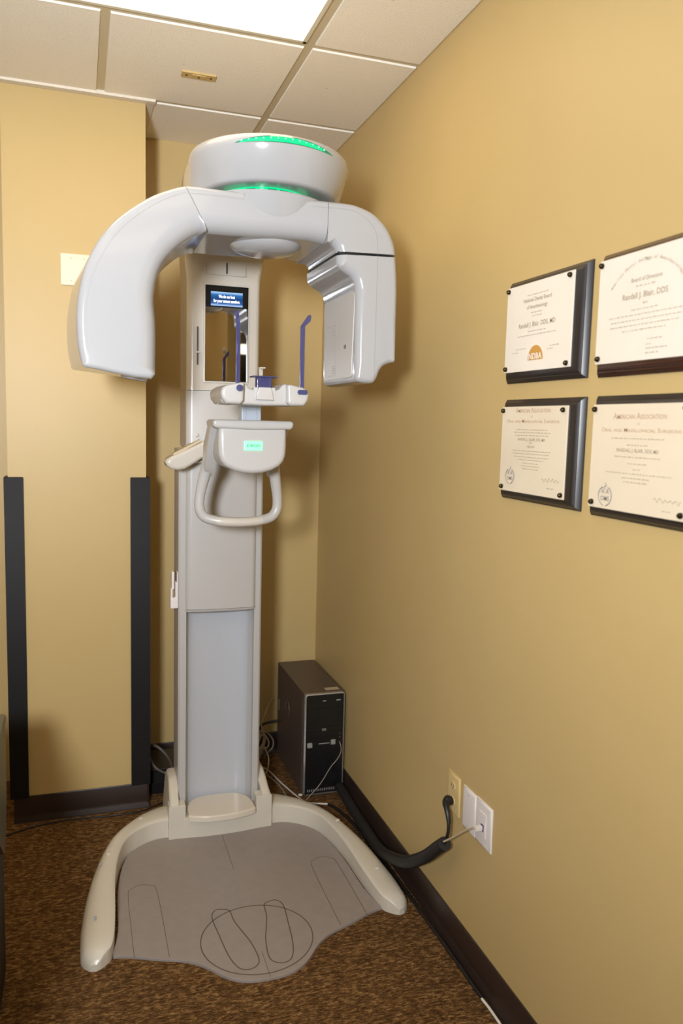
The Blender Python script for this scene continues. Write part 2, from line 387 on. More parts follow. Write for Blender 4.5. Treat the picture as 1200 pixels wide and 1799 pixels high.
# tan mounting plate on the tile with three holes
br = empty('ceiling_bracket', (-.667, -.685, CEIL-.006), 'small tan mounting plate with three holes screwed to a ceiling tile', 'bracket')
G().box(-.725, -.609, -.706, -.664, CEIL-.009, CEIL-.0025, .0015).obj('plate', M['bracket'], br)
G().box(-.690, -.644, -.699, -.671, CEIL-.0115, CEIL-.008, .0015).obj('raised_centre', M['bracket'], br)
for x in (-.708, -.667, -.626):
    G().lathe([(0.0006, 0), (.0042, 0), (.0042, .003), (.0006, .003)], (x, -.685, CEIL-.0125 if x == -.667 else CEIL-.0100), seg=12).obj('hole', M['black'], br)

# ------------------------------------------------------------------ the x-ray machine
XC = -0.567
ROOT = empty('x_ray_machine', (XC, -0.75, 0), 'tall white dental x-ray machine with curved rotating arm standing in the corner', 'machine')
def mir(pts): return pts + [(2*XC-x, y) for x, y in reversed(pts)]
def sx(half): return [(XC+a, b) for a, b in half] + [(XC-a, b) for a, b in reversed(half) if a > 1e-6]

# base frame: two curved arms and a block round the column foot
outer = [(-.484, -1.338), (-.502, -1.318), (-.512, -1.280), (-.508, -1.15), (-.480, -.95), (-.420, -.74), (-.335, -.61), (-.245, -.535), (-.150, -.505)]
inner = [(-.468, -1.341), (-.448, -1.328), (-.420, -1.285), (-.408, -1.15), (-.398, -.95), (-.360, -.775), (-.285, -.692), (-.210, -.672), (-.150, -.690)]
hts = [.016, .036, .053, .062, .070, .076, .080, .085, .088]
so, si, sh = catmull([(a, b, 0) for a, b in outer], 6), catmull([(a, b, 0) for a, b in inner], 6), catmull([(h, 0, 0) for h in hts], 6)
g = G()
for sgn in (1, -1):
    R = []
    for a, b, h in zip(so, si, sh):
        h = max(h.x, .02); ring = []
        for u, z in ((0, 0), (0, .90), (.05, .97), (.14, 1.0), (.38, 1.03), (.62, .99), (.8, .86), (.92, .64), (.99, .34), (1, 0)):
            p = b.lerp(a, u); ring.append(Vector((XC+sgn*p.x, p.y, z*h)))
        R.append(ring)
    g.rings(R)
half = [(0, -.705), (.07, -.703), (.13, -.6955), (.17, -.6925), (.196, -.6925), (.196, -.50), (.16, -.44), (0, -.44)]
g.prism(sx(half), 0.0, 0.088, 0, .006, plane='xy', seg=2)
for s in (1, -1):                               # collars gripping the column rails
    side = [(-.689, .04), (-.689, .140), (-.675, .152), (-.655, .160), (-.625, .178), (-.595, .196), (-.570, .203), (-.50, .203), (-.47, .18), (-.47, .04)]
    xa, xb = XC+s*.164, XC+s*.198
    def bulge(p, s=s): return Vector((p.x - s*max(0, (p.z-.09))*0.10, p.y, p.z))
    g.prism(side, xa, xb, .003, .012, plane='yz', seg=3, fn=bulge)
    g.box(min(XC+s*.134, XC+s*.1965), max(XC+s*.134, XC+s*.1965), -.6945, -.640, .06, .137, .004)
g.obj('base_frame', M['frame_top'], ROOT, ang=38)
# bolt caps on the arms
for px, py, pz in ((-.235, -.618, .0815), (-.150, -.840, .076), (-.112, -1.165, .063), (-.985, -.845, .0735), (-.860, -.640, .081)):
    G().lathe([(.0005, .004), (.006, .0038), (.0085, .002), (.009, 0), (.0005, -.002)], (px, py, pz), seg=16).obj('bolt_cap', M['frame_top'], ROOT)
for px, py, pz, a, l in ((-1.035, -1.185, .0648, .5, .008), (-1.012, -.905, .0742, .9, .006)):
    G().box(px-.004, px+.004, py-l, py+l, pz-.002, pz+.0006, .0004, 1).obj('paint_chip', M['grey'], ROOT, label='chipped grey spot in the cream paint')
# standing mat
matp = [(0, -1.517), (.05, -1.513), (.095, -1.495), (.13, -1.465), (.16, -1.428), (.19, -1.398), (.23, -1.372), (.30, -1.345), (.36, -1.318), (.398, -1.304), (.420, -1.301)]
matp = cat2(matp, 4) + cat2([(.421, -1.288), (.402, -1.18), (.395, -1.0), (.378, -.86), (.345, -.755), (.28, -.69), (.20, -.665), (.13, -.68), (0, -.69)], 4)
sm = G().prism(sx(matp), 0.0005, 0.009, 0, .002, plane='xy', seg=2).obj('standing_mat', M['mat'], ROOT)
def outline(pts, wd, z, name, closed=True):
    P = catmull([(a, b, 0) for a, b in pts], 6, closed); n = len(P); R = []
    g = G(); L = []
    for i in range(n):
        t = (P[(i+1) % n]-P[i-1]).normalized() if closed else (P[min(i+1, n-1)]-P[max(i-1, 0)]).normalized()
        q = Vector((-t.y, t.x, 0)); L.append((P[i]-q*wd/2, P[i]+q*wd/2))
    v = [Vector((p.x, p.y, z+dz)) for a, b in L for p in (a, b) for dz in (0,)]
    f = [(2*i, 2*i+1, (2*i+3) % (2*n), (2*i+2) % (2*n)) for i in range(n if closed else n-1)]
    v2 = [p-Vector((0, 0, .0006)) for p in v]; k = len(v)
    f2 = []
    for i in range(n if closed else n-1):
        j = (i+1) % n
        f2 += [(2*i, 2*j, k+2*j, k+2*i), (2*i+1, k+2*i+1, k+2*j+1, 2*j+1)]
    g.add(v+v2, f+f2); return g.obj(name, M['mat_line'], sm, ang=0)
ZM = .00945
outline([(XC+.170*math.cos(a*PI/8), -1.335+.162*math.sin(a*PI/8)) for a in range(16)], .0034, ZM, 'printed_circle')
fl_ = [(-.668, -1.166), (-.645, -1.166), (-.624, -1.18), (-.619, -1.235), (-.603, -1.30), (-.590, -1.35), (-.582, -1.42), (-.590, -1.452), (-.617, -1.466), (-.645, -1.452), (-.664, -1.395), (-.676, -1.29), (-.683, -1.20)]
outline(fl_, .0034, ZM, 'printed_footprint')
outline([(2*XC-a, b) for a, b in fl_], .0034, ZM, 'printed_footprint')
for s in (1, -1):
    X = lambda a: XC+s*a
    outline([(X(.362), -1.325), (X(.362), -1.02), (X(.350), -.975), (X(.318), -.958), (X(.285), -.972), (X(.268), -1.02), (X(.264), -1.35)], .0016, ZM, 'printed_pad_line', closed=False)
outline([(XC, -.71), (XC, -.95)], .0014, ZM, 'printed_centre_line', closed=False)
outline([(XC, -1.40), (XC, -1.515)], .0014, ZM, 'printed_centre_line', closed=False)
# foot cover: half-moon plate
fc = [(0, -.570), (.06, -.574), (.10, -.595), (.122, -.64), (.126, -.70), (.122, -.722), (.06, -.742), (0, -.747)]
G().prism(sx(cat2(fc, 4)), .086, .108, 0, .006, plane='xy', seg=3).obj('foot_cover', M['foot'], ROOT, label='cream half-moon foot cover')
# fixed column: two rails with a curved trough between them
def rail_profile():
    h = [(.128, -.634), (.150, -.634), (.1565, -.628), (.1575, -.50), (.150, -.46), (0, -.455)]
    inn = [(.1275, -.630), (.124, -.600), (.108, -.575), (.080, -.562), (.04, -.556), (0, -.554)]
    right = [(XC+a, b) for a, b in inn[::-1]] + [(XC+a, b) for a, b in h]
    left = [(XC-a, b) for a, b in h[::-1][1:]] + [(XC-a, b) for a, b in inn[:-1]]
    return right+left
g = G().prism(rail_profile(), .05, 1.465, 0, 0, plane='xy')
g.obj('column', M['satin'], ROOT, ang=40)
inn = cat2([(.1266, -.628), (.124, -.600), (.108, -.5755), (.080, -.563), (.04, -.5572), (0, -.555)], 3)
cv = [(XC+a, b-.0005) for a, b in inn] + [(XC-a, b-.0005) for a, b in inn[::-1][1:]]
g = G(); g.rings([[Vector((a, b, z)) for a, b in cv] + [Vector((a, b-.002, z)) for a, b in cv[::-1]] for z in (.095, 1.40)])
g.obj('column_recess', M['trough'], ROOT, ang=50, label='smooth bluish recessed channel')
# moving carriage
def carriage_sec(hw, yf, yb, bow=.008, r=.022):
    pts = []
    for k in range(7):                              # right front corner
        a = PI/2*k/6; pts.append((hw-r+r*math.sin(a), yf+bow+r-r*math.cos(a)))
    front = [(hw-r)*t for t in (0, .35, .7)]
    half = [(t, yf+bow*(t/(hw-r))**2) for t in front] + pts + [(hw, yb), (0, yb)]
    return sx(half)
secs = [(.862, .130, -.652, .004), (.866, .1325, -.6565, .004), (.872, .1325, -.6575, .004)]
g = G(); g.rings([[Vector((a, b, z)) for a, b in carriage_sec(hw, yf, -.625, bow)] for z, hw, yf, bow in secs])
g.obj('carriage_lip', M['satin'], ROOT, ang=40)
g = G(); g.rings([[Vector((a, b, z)) for a, b in carriage_sec(.132, -.658, -.60 if z < 1.4 else -.60, .006)] for z in (.8735, 1.4, 1.677)])
g.obj('carriage_lower_cover', M['satin'], ROOT, ang=40)
g = G().box(XC-.131, XC+.131, -.61, -.44, 1.4655, 2.17, .012)
g.obj('carriage_spine', M['ivory'], ROOT, ang=40)
secs = [(1.679, .132, -.659), (1.9, .132, -.661), (2.04, .132, -.663), (2.08, .133, -.665), (2.105, .137, -.668), (2.135, .140, -.674), (2.160, .141, -.690), (2.178, .142, -.715)]
g = G(); g.rings([[Vector((a, b, z)) for a, b in carriage_sec(hw, yf, -.50, .005)] for z, hw, yf in secs])
car = g.obj('carriage_upper_cover', M['ivory'], ROOT, ang=40)
# details on the upper cover
FY = -.665
def groove_rect(parent, x0, x1, z0, z1, y, name, t=.0011):
    g = G()
    for a, b, c, d in ((x0, x1, z0, z0+t), (x0, x1, z1-t, z1), (x0, x0+t, z0, z1), (x1-t, x1, z0, z1)): g.box(a, b, y-.0004, y+.002, c, d)
    return g.obj(name, M['ink'], parent, ang=0)
groove_rect(car, -.634, -.492, 2.084, 2.150, -.6700, 'access_door_seam')
G().box(-.564, -.5595, -.6745, -.66, 2.090, 2.128, .0012).obj('light_slot', M['black'], car)
g = G(); g.box(-.573, -.547, -.676, -.664, 2.146, 2.150); g.box(-.573, -.5705, -.676, -.664, 2.138, 2.150); g.box(-.5495, -.547, -.676, -.664, 2.138, 2.150)
g.obj('door_catch', M['grey'], car)
G().box(-.6645, -.6605, -.6655, -.65, 1.768, 1.902, .0012).obj('slider_slot', M['black'], car)
G().box(-.670, -.652, -.673, -.660, 1.809, 1.815, .0015).obj('slider_knob', M['ivory'], car)
# display glass with mirror
g = G(); g.box(-.6425, -.4775, -.6665, -.650, 1.7055, 2.0555, .004); g.obj('display_bezel', M['ivory'], ROOT)
dg = G().box(-.637, -.482, -.6685, -.6600, 1.712, 2.049, .0015).obj('display_panel', M['blackglass'], ROOT)
G().box(-.6362, -.4840, -.6692, -.6682, 1.7135, 1.9725, .0003, 1).obj('mirror', M['mirror'], dg)
G().box(-.6175, -.5035, -.6695, -.6680, 1.978, 2.0265, .0004, 1).obj('screen', M['screen'], dg)
g = G()
put_text(g, 'We do our best', (-.590, -.6700, 2.0055), (1, 0, 0), (0, 0, 1), .058, .0105, bold=.02)
put_text(g, 'for your utmost comfort.', (-.608, -.6700, 1.990), (1, 0, 0), (0, 0, 1), .094, .0105, bold=.02)
g.obj('caption', M['caption'], dg, ang=0)
# switch holder clip on the left rail
g = G(); g.box(-.753, -.7245, -.635, -.595, .877, .918, .004); g.box(-.752, -.744, -.632, -.60, .915, .952, .003); g.box(-.748, -.738, -.630, -.602, .948, 1.014, .003)
g.box(-.7285, -.7245, -.632, -.60, .91, 1.012, .0015); g.box(-.735, -.728, -.632, -.60, .915, .975, .002)
g.obj('switch_holder', M['plate_white'], ROOT)

# overhead housing: teardrop drum reaching forward over the patient
HC = (XC+.012, -1.285); HR = .2215
def tear(d, z=2.2):
    pts = []
    a0 = math.radians(8)
    for k in range(33):                              # front arc, from +x tangent round to -x
        a = -a0 + (PI+2*a0)*k/32
        th = abs(math.degrees(a-PI/2)); f = 1.0 if z > 2.268 else 1-.85*max(0, min(1, (th-72)/26))
        pts.append((HC[0]+(HR+d*f)*math.cos(a), HC[1]-(HR+d*f)*math.sin(a)))
    k = d if z > 2.268 else d*.15
    L = [(HC[0]-.212-k, -1.05), (XC-.165-k*.6, -.80), (XC-.142-k*.2, -.56), (XC-.12, -.45)]
    Rr = [(HC[0]+.200+k, -1.05), (XC+.165+k*.6, -.80), (XC+.142+k*.2, -.56), (XC+.12, -.45)]
    pts += cat2([pts[-1]]+L, 4)[1:]
    pts += cat2([pts[0]]+Rr, 4)[1:][::-1]
    return pts
def ZH(z): return z
def drum_r(z):
    prof = [(2.188, -.040), (2.194, -.035), (2.212, -.024), (2.235, -.012), (2.255, -.004), (2.268, 0.0), (2.278, 0.0), (2.286, -.003), (2.292, -.008), (2.297, -.016), (2.3005, -.027), (2.303, -.042), (2.305, -.062)]
    for (a, b), (c, d) in zip(prof, prof[1:]):
        if a <= z <= c: return b+(d-b)*(z-a)/(c-a)
    return prof[0][1] if z < prof[0][0] else prof[-1][1]
g = G(); R = []
for z, d in [(2.1865, -.062), (2.1870, -.052)] + [(z, drum_r(z)) for z in (2.188, 2.194, 2.203, 2.212, 2.224, 2.235, 2.245, 2.255, 2.262, 2.268, 2.272, 2.276, 2.280, 2.283, 2.286, 2.289, 2.292, 2.2945, 2.297, 2.299, 2.3005, 2.302, 2.3035, 2.305)] + [(2.3065, -.10)]:
    R.append([Vector((x, y, ZH(z))) for x, y in tear(d, z)])
g.rings(R)
head = g.obj('overhead_housing', M['gloss'], ROOT, ang=60)
# crescent light window
def on_drum(a, z, lift): r = HR+drum_r(z)+lift; return Vector((HC[0]+r*math.sin(a), HC[1]-r*math.cos(a), ZH(z)))
g = G(); n = 40; row = []
A0, A1 = math.radians(-36), math.radians(36)
for i in range(n+1):
    t = i/n; a = A0+(A1-A0)*t; s = max(0.0, math.sin(PI*t))**.85
    lo, hi = 2.2690+.002*s, 2.2693+.0205*s
    row.append([on_drum(a, lo+(hi-lo)*k/4, .0012) for k in range(5)]+[on_drum(a, hi-(hi-lo)*k/4, -.004) for k in range(5)])
g.rings(row); win = g.obj('light_window', M['green_dark'], head, ang=60, label='glowing green crescent light window')
g = G()
row = []
for i in range(n+1):
    t = i/n; a = A0+(A1-A0)*(.05+.8*t); s = math.sin(PI*(.05+.8*t))**.85
    lo, hi = 2.2690+.002*s, 2.2693+.0205*s; c = (lo+hi)/2-.0008; h = (hi-lo)*.36
    row.append([on_drum(a, c-h+2*h*k/3, .0018) for k in range(4)]+[on_drum(a, c+h-2*h*k/3, 0) for k in range(4)])
g.rings(row); g.obj('light_strip', M['green'], win, ang=60)
for i in range(13):
    t = .07+.80*i/12; a = A0+(A1-A0)*t; s = math.sin(PI*t)**.85; z = 2.2690 + .002*s + (.0185*s)*.62
    c = on_drum(a, z, .0022); gg = G(); R = []
    u = Vector((math.cos(a), math.sin(a), 0)); v = Vector((0, 0, 1)); nn = Vector((math.sin(a), -math.cos(a), 0))
    rr = .0024
    R = [[c-nn*.001+(u*math.cos(k*PI/4)+v*math.sin(k*PI/4))*rr for k in range(8)], [c+nn*.0006+(u*math.cos(k*PI/4)+v*math.sin(k*PI/4))*rr*.8 for k in range(8)]]
    gg.rings(R).obj('led', M['led'], win)
# pivot ring and rotating arm
AY = -1.30
G().lathe([(.108, 0), (.116, 0), (.116, .030), (.108, .030)], (XC, AY, 2.160), seg=64).obj('pivot_ring', M['green'], ROOT, label='green lit pivot ring under the overhead housing')
G().lathe([(.0005, 0), (.107, 0), (.107, .04), (.0005, .04)], (XC, AY, 2.158), seg=48).obj('pivot_core', M['black'], ROOT)
for a in (-32, -4, 12, 27):
    a = math.radians(a); gg = G(); 
    c = Vector((XC+.118*math.sin(a), AY-.118*math.cos(a), 2.174)); u = Vector((math.cos(a), math.sin(a), 0)); nn = Vector((math.sin(a), -math.cos(a), 0))
    R = [[c+nn*d+u*p+Vector((0, 0, q)) for p, q in ((-.012, -.008), (.012, -.008), (.012, .008), (-.012, .008))] for d in (-.006, .001)]
    gg.rings(R).obj('ring_block', M['green_dark'], ROOT)
YF, YB = -1.442, -1.12
# tube housing (left end of the arm)
tu_o = cat2([(-1.056, 1.700), (-1.066, 1.756), (-1.067, 1.839), (-1.053, 1.922), (-1.027, 1.985), (-.999, 2.030), (-.958, 2.074), (-.894, 2.121), (-.841, 2.147), (-.806, 2.159)], 4)
tu_i = cat2([(-.748, 2.054), (-.777, 2.044), (-.812, 2.019), (-.848, 1.981), (-.870, 1.937), (-.880, 1.880), (-.876, 1.824), (-.875, 1.760), (-.876, 1.700)], 4) + [(-.8785, 1.684), (-.888, 1.672)]
tb = [(-.93, 1.6755), (-.98, 1.683), (-1.02, 1.690), (-1.050, 1.695)]
poly = tu_o + tu_i + tb
rads = [.016]*len(tu_o) + [.045]*(len(tu_i)-2) + [.022]*2 + [.012]*4
def rear_bulge(p):
    t = max(0, (p.y-YF)/(YB-YF)); s = max(0, min(1, (-.90-p.x)/.14))*max(0, min(1, (2.10-p.z)/.15))
    return Vector((p.x-.030*t*s, p.y, p.z+.012*t*max(0, min(1, (1.75-p.z)/.07))))
g = G().prism(poly, YF, YB, rads, .03, plane='xz', seg=6, fn=rear_bulge, seam=lambda m: abs(m.x+.777) < .004 and abs(m.y-2.106) < .02)
tube = g.obj('tube_housing', M['gloss'], ROOT, ang=40)
# seam line set in from the outer edge of the tube housing
def front_line(pts, wd, parent, name='seam_line', y=YF):
    P = [Vector((a, y-.0004, b)) for a, b in cat2(pts, 4)]
    g = G(); R = []
    for i, p in enumerate(P):
        t = (P[min(i+1, len(P)-1)]-P[max(i-1, 0)]).normalized(); q = Vector((-t.z, 0, t.x))
        R.append([p-q*wd/2, p+q*wd/2, p+q*wd/2+Vector((0, .003, 0)), p-q*wd/2+Vector((0, .003, 0))])
    return g.rings(R).obj(name, M['ink'], parent, ang=0)
front_line([(-1.034, 1.700), (-1.044, 1.756), (-1.045, 1.839), (-1.031, 1.915), (-1.004, 1.976), (-.971, 2.026), (-.917, 2.078), (-.855, 2.119), (-.806, 2.140)], .0011, tube)
# dark oval window under the tube housing
g = G(); c = Vector((-.925, -1.330, 1.6752))
g.rings([[c+Vector((.034*math.cos(k*PI/10), .020*math.sin(k*PI/10), z-.0065*math.cos(k*PI/10)*.8)) for k in range(20)] for z in (-.0015, .004)])
g.obj('beam_window', M['ink'], tube, label='dark grey oval window under the tube head')
# beam
bo = [(-.8050, 2.1592), (-.777, 2.1605), (-.697, 2.160), (-.638, 2.1605), (-.485, 2.1615), (-.4275, 2.1628)]
bi = [(-.4275, 2.0572), (-.475, 2.0620), (-.55, 2.0600), (-.622, 2.0560), (-.70, 2.0545), (-.7468, 2.0543)]
poly = bo+bi; rads = [.014]*6 + [.044]*6
g = G().prism(poly, YF, YB, rads, .03, plane='xz', seg=6, seam=lambda m: abs(m.y-2.107) < .02)
beam = g.obj('arm_beam', M['gloss'], ROOT, ang=40)
front_line([(-.800, 2.1400), (-.75, 2.1415), (-.69, 2.1410), (-.655, 2.1405)], .0011, beam)
G().box(-.6555, -.6545, YF-.0005, YF+.003, 2.1405, 2.157).obj('seam_line', M['ink'], beam, ang=0)
front_line([(-.470, 2.143), (-.428, 2.144)], .0011, beam)
# conical turret where the beam meets the pivot, and the dome under the beam
AYB = -1.281
g = G(); cone = []
for zz, r in ((2.108, .158), (2.125, .1665), (2.145, .174), (2.158, .1795), (2.1635, .1815), (2.1665, .179), (2.167, .02)):
    cone.append([Vector((XC+r*math.sin(k*2*PI/72), AYB-.004-r*math.cos(k*2*PI/72)*1.0, zz)) for k in range(72)])
g.rings(cone).obj('turret', M['gloss'], ROOT, ang=35)
G().lathe([(.0005, -.030), (.03, -.0295), (.06, -.026), (.085, -.018), (.098, -.006), (.100, .0), (.0005, .004)], (XC, AY, 2.062), seg=48).obj('pivot_cover', M['gloss'], ROOT, ang=60)
# corner housing above the sensor
co = cat2([(-.4262, 2.1628), (-.39, 2.1635), (-.355, 2.1625), (-.324, 2.156), (-.296, 2.1455), (-.272, 2.129), (-.252, 2.108), (-.237, 2.083), (-.2285, 2.060), (-.2255, 2.0395)], 3)
ci = [(-.395, 2.0345)] + cat2([(-.397, 2.041), (-.405, 2.0495), (-.4262, 2.0568)], 3)
poly = co+ci; rads = [.016]*len(co)+[.028]*len(ci); rads[0] = .014; rads[-1] = .044; rads[-2] = .043
g = G().prism(poly, YF, YB, rads, .03, plane='xz', seg=6, seam=lambda m: abs(m.x+.4262) < .004 or (abs(m.y-2.037) < .004 and abs(m.x+.31) < .03))
corner = g.obj('corner_housing', M['gloss'], ROOT, ang=40)
front_line([(-.4262, 2.144), (-.39, 2.1455), (-.352, 2.1425), (-.322, 2.130), (-.298, 2.108), (-.285, 2.080), (-.2815, 2.037)], .0011, corner)
# sensor housing
so_ = [(-.2255, 2.0330), (-.220, 1.98), (-.218, 1.93), (-.218, 1.85), (-.219, 1.752), (-.2225, 1.747)] + cat2([(-.236, 1.7435), (-.252, 1.736), (-.263, 1.722), (-.270, 1.704), (-.2795, 1.690), (-.292, 1.6865)], 3)
sb_ = [(-.31, 1.6865), (-.328, 1.690), (-.3345, 1.700)]
si_ = [(-.3355, 1.74), (-.3360, 1.83), (-.3365, 1.90)] + cat2([(-.337, 1.935), (-.3415, 1.958), (-.354, 1.974), (-.372, 1.984), (-.387, 1.993), (-.394, 2.006), (-.3955, 2.0265)], 3)
poly = so_+sb_+si_
rads = [.014]+[.014]*(len(so_)-1)+[.020]*len(sb_)+[.022]*3+[.026]*(len(si_)-3)
def sensor_round(p):                      # bottom dips towards the middle of its depth
    t = (p.y-(YF+YB)/2)/(YB-YF)*2; s = max(0, min(1, (1.72-p.z)/.03))*max(0, min(1, (-.262-p.x)/.02))
    return Vector((p.x, p.y, p.z-.010*(1-t*t)*s*.6))
g = G().prism(poly, YF, YB, rads, .012, plane='xz', seg=6, fn=sensor_round, seam=lambda m: m.y > 2.025 and abs(m.x+.31) < .03)
sens = g.obj('sensor_housing', M['gloss'], ROOT, ang=40)
G().prism([(-.3925, 2.0370), (-.2275, 2.0370), (-.2275, 2.0300), (-.3925, 2.0300)], YF+.010, YB-.010, .003, .003, plane='xz', seg=2).obj('joint_gap', M['black'], ROOT)
G().box(-.2822, -.2812, YF-.0005, YF+.003, 1.700, 2.033).obj('seam_line', M['ink'], sens, ang=0)
# recessed sensor window on the inner side of the housing, with its raised rim
ypan0, ypan1 = YF+.023, YB-.012
def arch(y0, y1, z0, z1, r): 
    p = []
    for cy, cz, a in ((y1-r, z0+r*.5, -90), (y1-r, z1-r, 0), (y0+r, z1-r, 90), (y0+r, z0+r*.5, 180)):
        rr = r if cz > z0+r*.6 else r*.5
        for k in range(6):
            t = math.radians(a+18*k); p.append((cy+rr*math.cos(t), cz+rr*math.sin(t)))
    return p
G().prism(arch(ypan0, ypan1, 1.702, 1.945, .03), -.330, -.3378, 0, .001, plane='yz', seg=2).obj('sensor_window', M['sensor'], sens, label='flat grey sensor window')
G().box(-.3386, -.337, -1.353, -1.337, 1.786, 1.797, .0006, 1).obj('window_mark', M['black'], sens)
g = G(); pr = -.3382
for z0, z1, y0, y1 in ((1.862, 1.8628, -1.262, -1.165), (1.7135, 1.7143, -1.262, -1.165)): g.box(pr, pr+.001, y0, y1, z0, z1)
g.box(pr, pr+.001, -1.166, -1.1652, 1.7135, 1.8628); g.box(pr, pr+.001, -1.2625, -1.2617, 1.7135, 1.8628)
for z in (1.843, 1.834, 1.740, 1.734, 1.728, 1.7205):
    for k in range(3): g.box(pr, pr+.001, -1.258+.012*k, -1.250+.012*k, z, z+.0022)
g.obj('printed_marks', M['ink'], sens, ang=0, kind='stuff')

# chin tray with its rods and bite holder
tr = [(0, 1.661), (.030, 1.661), (.042, 1.664), (.052, 1.676), (.060, 1.680), (.068, 1.679), (.080, 1.6725), (.110, 1.669), (.121, 1.662), (.1245, 1.650), (.1225, 1.628), (.117, 1.6195), (0, 1.6165)]
g = G().prism(sx(tr), -1.322, -1.205, .008, .008, plane='xz', seg=3)
eb = [(.062, 1.676), (.070, 1.678), (.108, 1.671), (.122, 1.662), (.127, 1.650), (.124, 1.634), (.112, 1.619), (.072, 1.618), (.062, 1.628)]
for s in (1, -1):
    g.prism([(XC+s*a, b) for a, b in eb], -1.345, -1.135, .010, .014, plane='xz', seg=4)
side = [(-1.24, 1.672), (-1.15, 1.650), (-1.13, 1.622), (-1.24, 1.620)]
tray = g.obj('chin_tray', M['satin'], ROOT, ang=40)
G().prism([(-.598, 1.632), (-.536, 1.632), (-.536, 1.667), (-.598, 1.667)], -1.3235, -1.30, 0, 0, plane='xz').obj('holder_recess', M['satin'], tray)
g = G().prism([(-.593, 1.632), (-.541, 1.632), (-.545, 1.656), (-.550, 1.668), (-.584, 1.668), (-.589, 1.656)], -1.333, -1.295, .004, .003, plane='xz', seg=2)
g.obj('bite_holder', M['satin'], tray)
g = G().box(-.5885, -.5465, -1.325, -1.295, 1.664, 1.696, .003); g.box(-.603, -.531, -1.338, -1.285, 1.695, 1.699, .0015)
g.obj('bite_block', M['blue'], tray, label='blue translucent bite block')
g = G().box(-.5765, -.5725, -1.30, -1.285, 1.69, 1.722, .001); g.box(-.571, -.567, -1.30, -1.285, 1.69, 1.722, .001); g.box(-.5775, -.560, -1.305, -1.28, 1.721, 1.7255, .0015)
g.obj('bite_stick', M['clear'], tray, label='clear bite stick')
def rod(x, dirx, name):
    g = G(); y = -1.315
    if dirx:
        g.box(x-.0066, x+.0066, y-.003, y+.003, 1.657, 1.846, .0015)
        pd = [(x-.0066, 1.845), (x+.0066, 1.845), (x+.022, 1.860), (x+.0245, 1.873), (x+.021, 1.8785), (x+.015, 1.8765)]
        g.prism(pd, y-.004, y+.004, .0015, .0015, plane='xz', seg=2)
        g.prism([(x-.017, 1.650), (x+.006, 1.650), (x+.0095, 1.657), (x+.006, 1.664), (x-.017, 1.664), (x-.021, 1.657)], -1.349, y+.004, .001, 0, plane='xz', seg=2)
    else:
        g.box(x-.0055, x+.0055, y-.003, y+.003, 1.665, 1.845, .0015)
        pd = [(y-.003, 1.844), (y+.003, 1.844), (y+.020, 1.862), (y+.022, 1.875), (y+.014, 1.877), (y+.010, 1.868)]
        g.prism(pd, x-.0045, x+.0045, .001, .001, plane='yz', seg=2)
        g.lathe([(.0005, -.012), (.0075, -.012), (.0095, -.009), (.0095, .02), (.0005, .02)], (x, -1.342, 1.6625), axis='y', seg=20)
    return g.obj(name, M['blue'], tray, label='blue translucent temple rod')
rod(-.6425, 0, 'temple_rod'); rod(-.4560, 1, 'temple_rod')
# support post and handle unit
g = G().box(XC-.030, XC+.030, -1.150, -1.095, 1.555, 1.625, .003); po = g.obj('support_post', M['grey'], ROOT)
for x in (XC-.017, XC+.017): G().box(x-.0006, x+.0006, -1.1505, -1.148, 1.56, 1.62).obj('post_groove', M['ink'], po, ang=0)
bk = [(0, 1.560), (.104, 1.560), (.105, 1.50), (.103, 1.470), (.096, 1.450), (.082, 1.435), (.058, 1.423), (.030, 1.4155), (0, 1.413)]
g = G().prism(sx(bk), -1.183, -1.03, .016, .01, plane='xz', seg=5)
lip = [(0, 1.5755), (.117, 1.5745), (.1235, 1.568), (.1225, 1.556), (.114, 1.549), (0, 1.546)]
g.prism(sx(lip), -1.193, -1.06, .010, .006, plane='xz', seg=4)
sd = [(-1.168, 1.573), (-1.09, 1.573), (-.99, 1.50), (-.955, 1.40), (-.985, 1.392), (-1.03, 1.42), (-1.07, 1.48)]
for s in (1, -1): g.prism(sd, XC+s*.092, XC+s*.123, .0, .010, plane='yz', seg=3)
bas = g.obj('handle_housing', M['satin'], ROOT, ang=40)
G().box(XC-.06, XC+.06, -1.06, -.64, 1.44, 1.53, .01).obj('support_arm', M['satin'], ROOT)
lg = G().box(XC-.0285, XC+.0285, -1.1865, -1.180, 1.4835, 1.513, .0025).obj('logo_light', M['logo_light'], bas, label='small lit green logo plate')
g = G(); put_text(g, 'E-WOO', (XC-.020, -1.1870, 1.4945), (1, 0, 0), (0, 0, 1), .040, .0085, bold=.02); g.obj('logo_text', M['logo_ink'], lg, ang=0)
for s in (1, -1):
    hp = [(XC+s*.108, -1.00, 1.43), (XC+s*.115, -.985, 1.40), (XC+s*.126, -.972, 1.345), (XC+s*.1305, -.968, 1.305), (XC+s*.127, -.967, 1.277), (XC+s*.112, -.968, 1.257), (XC+s*.088, -.972, 1.248), (XC+s*.074, -.975, 1.246)]
    bar = G().tube(hp, .0165, seg=16, steps=5, rs=lambda t: .021-.0045*min(1, t*3)).obj('handle_bar', M['satin'], bas, ang=60)
G().tube([(XC-.083, -.973, 1.2465), (XC-.05, -.980, 1.2425), (XC, -.984, 1.241), (XC+.05, -.980, 1.2425), (XC+.083, -.973, 1.2465)], .0145, seg=16, steps=5, rs=lambda t: .0155).obj('grip', M['ivory'], bar, ang=60, label='smooth cream hand grip')
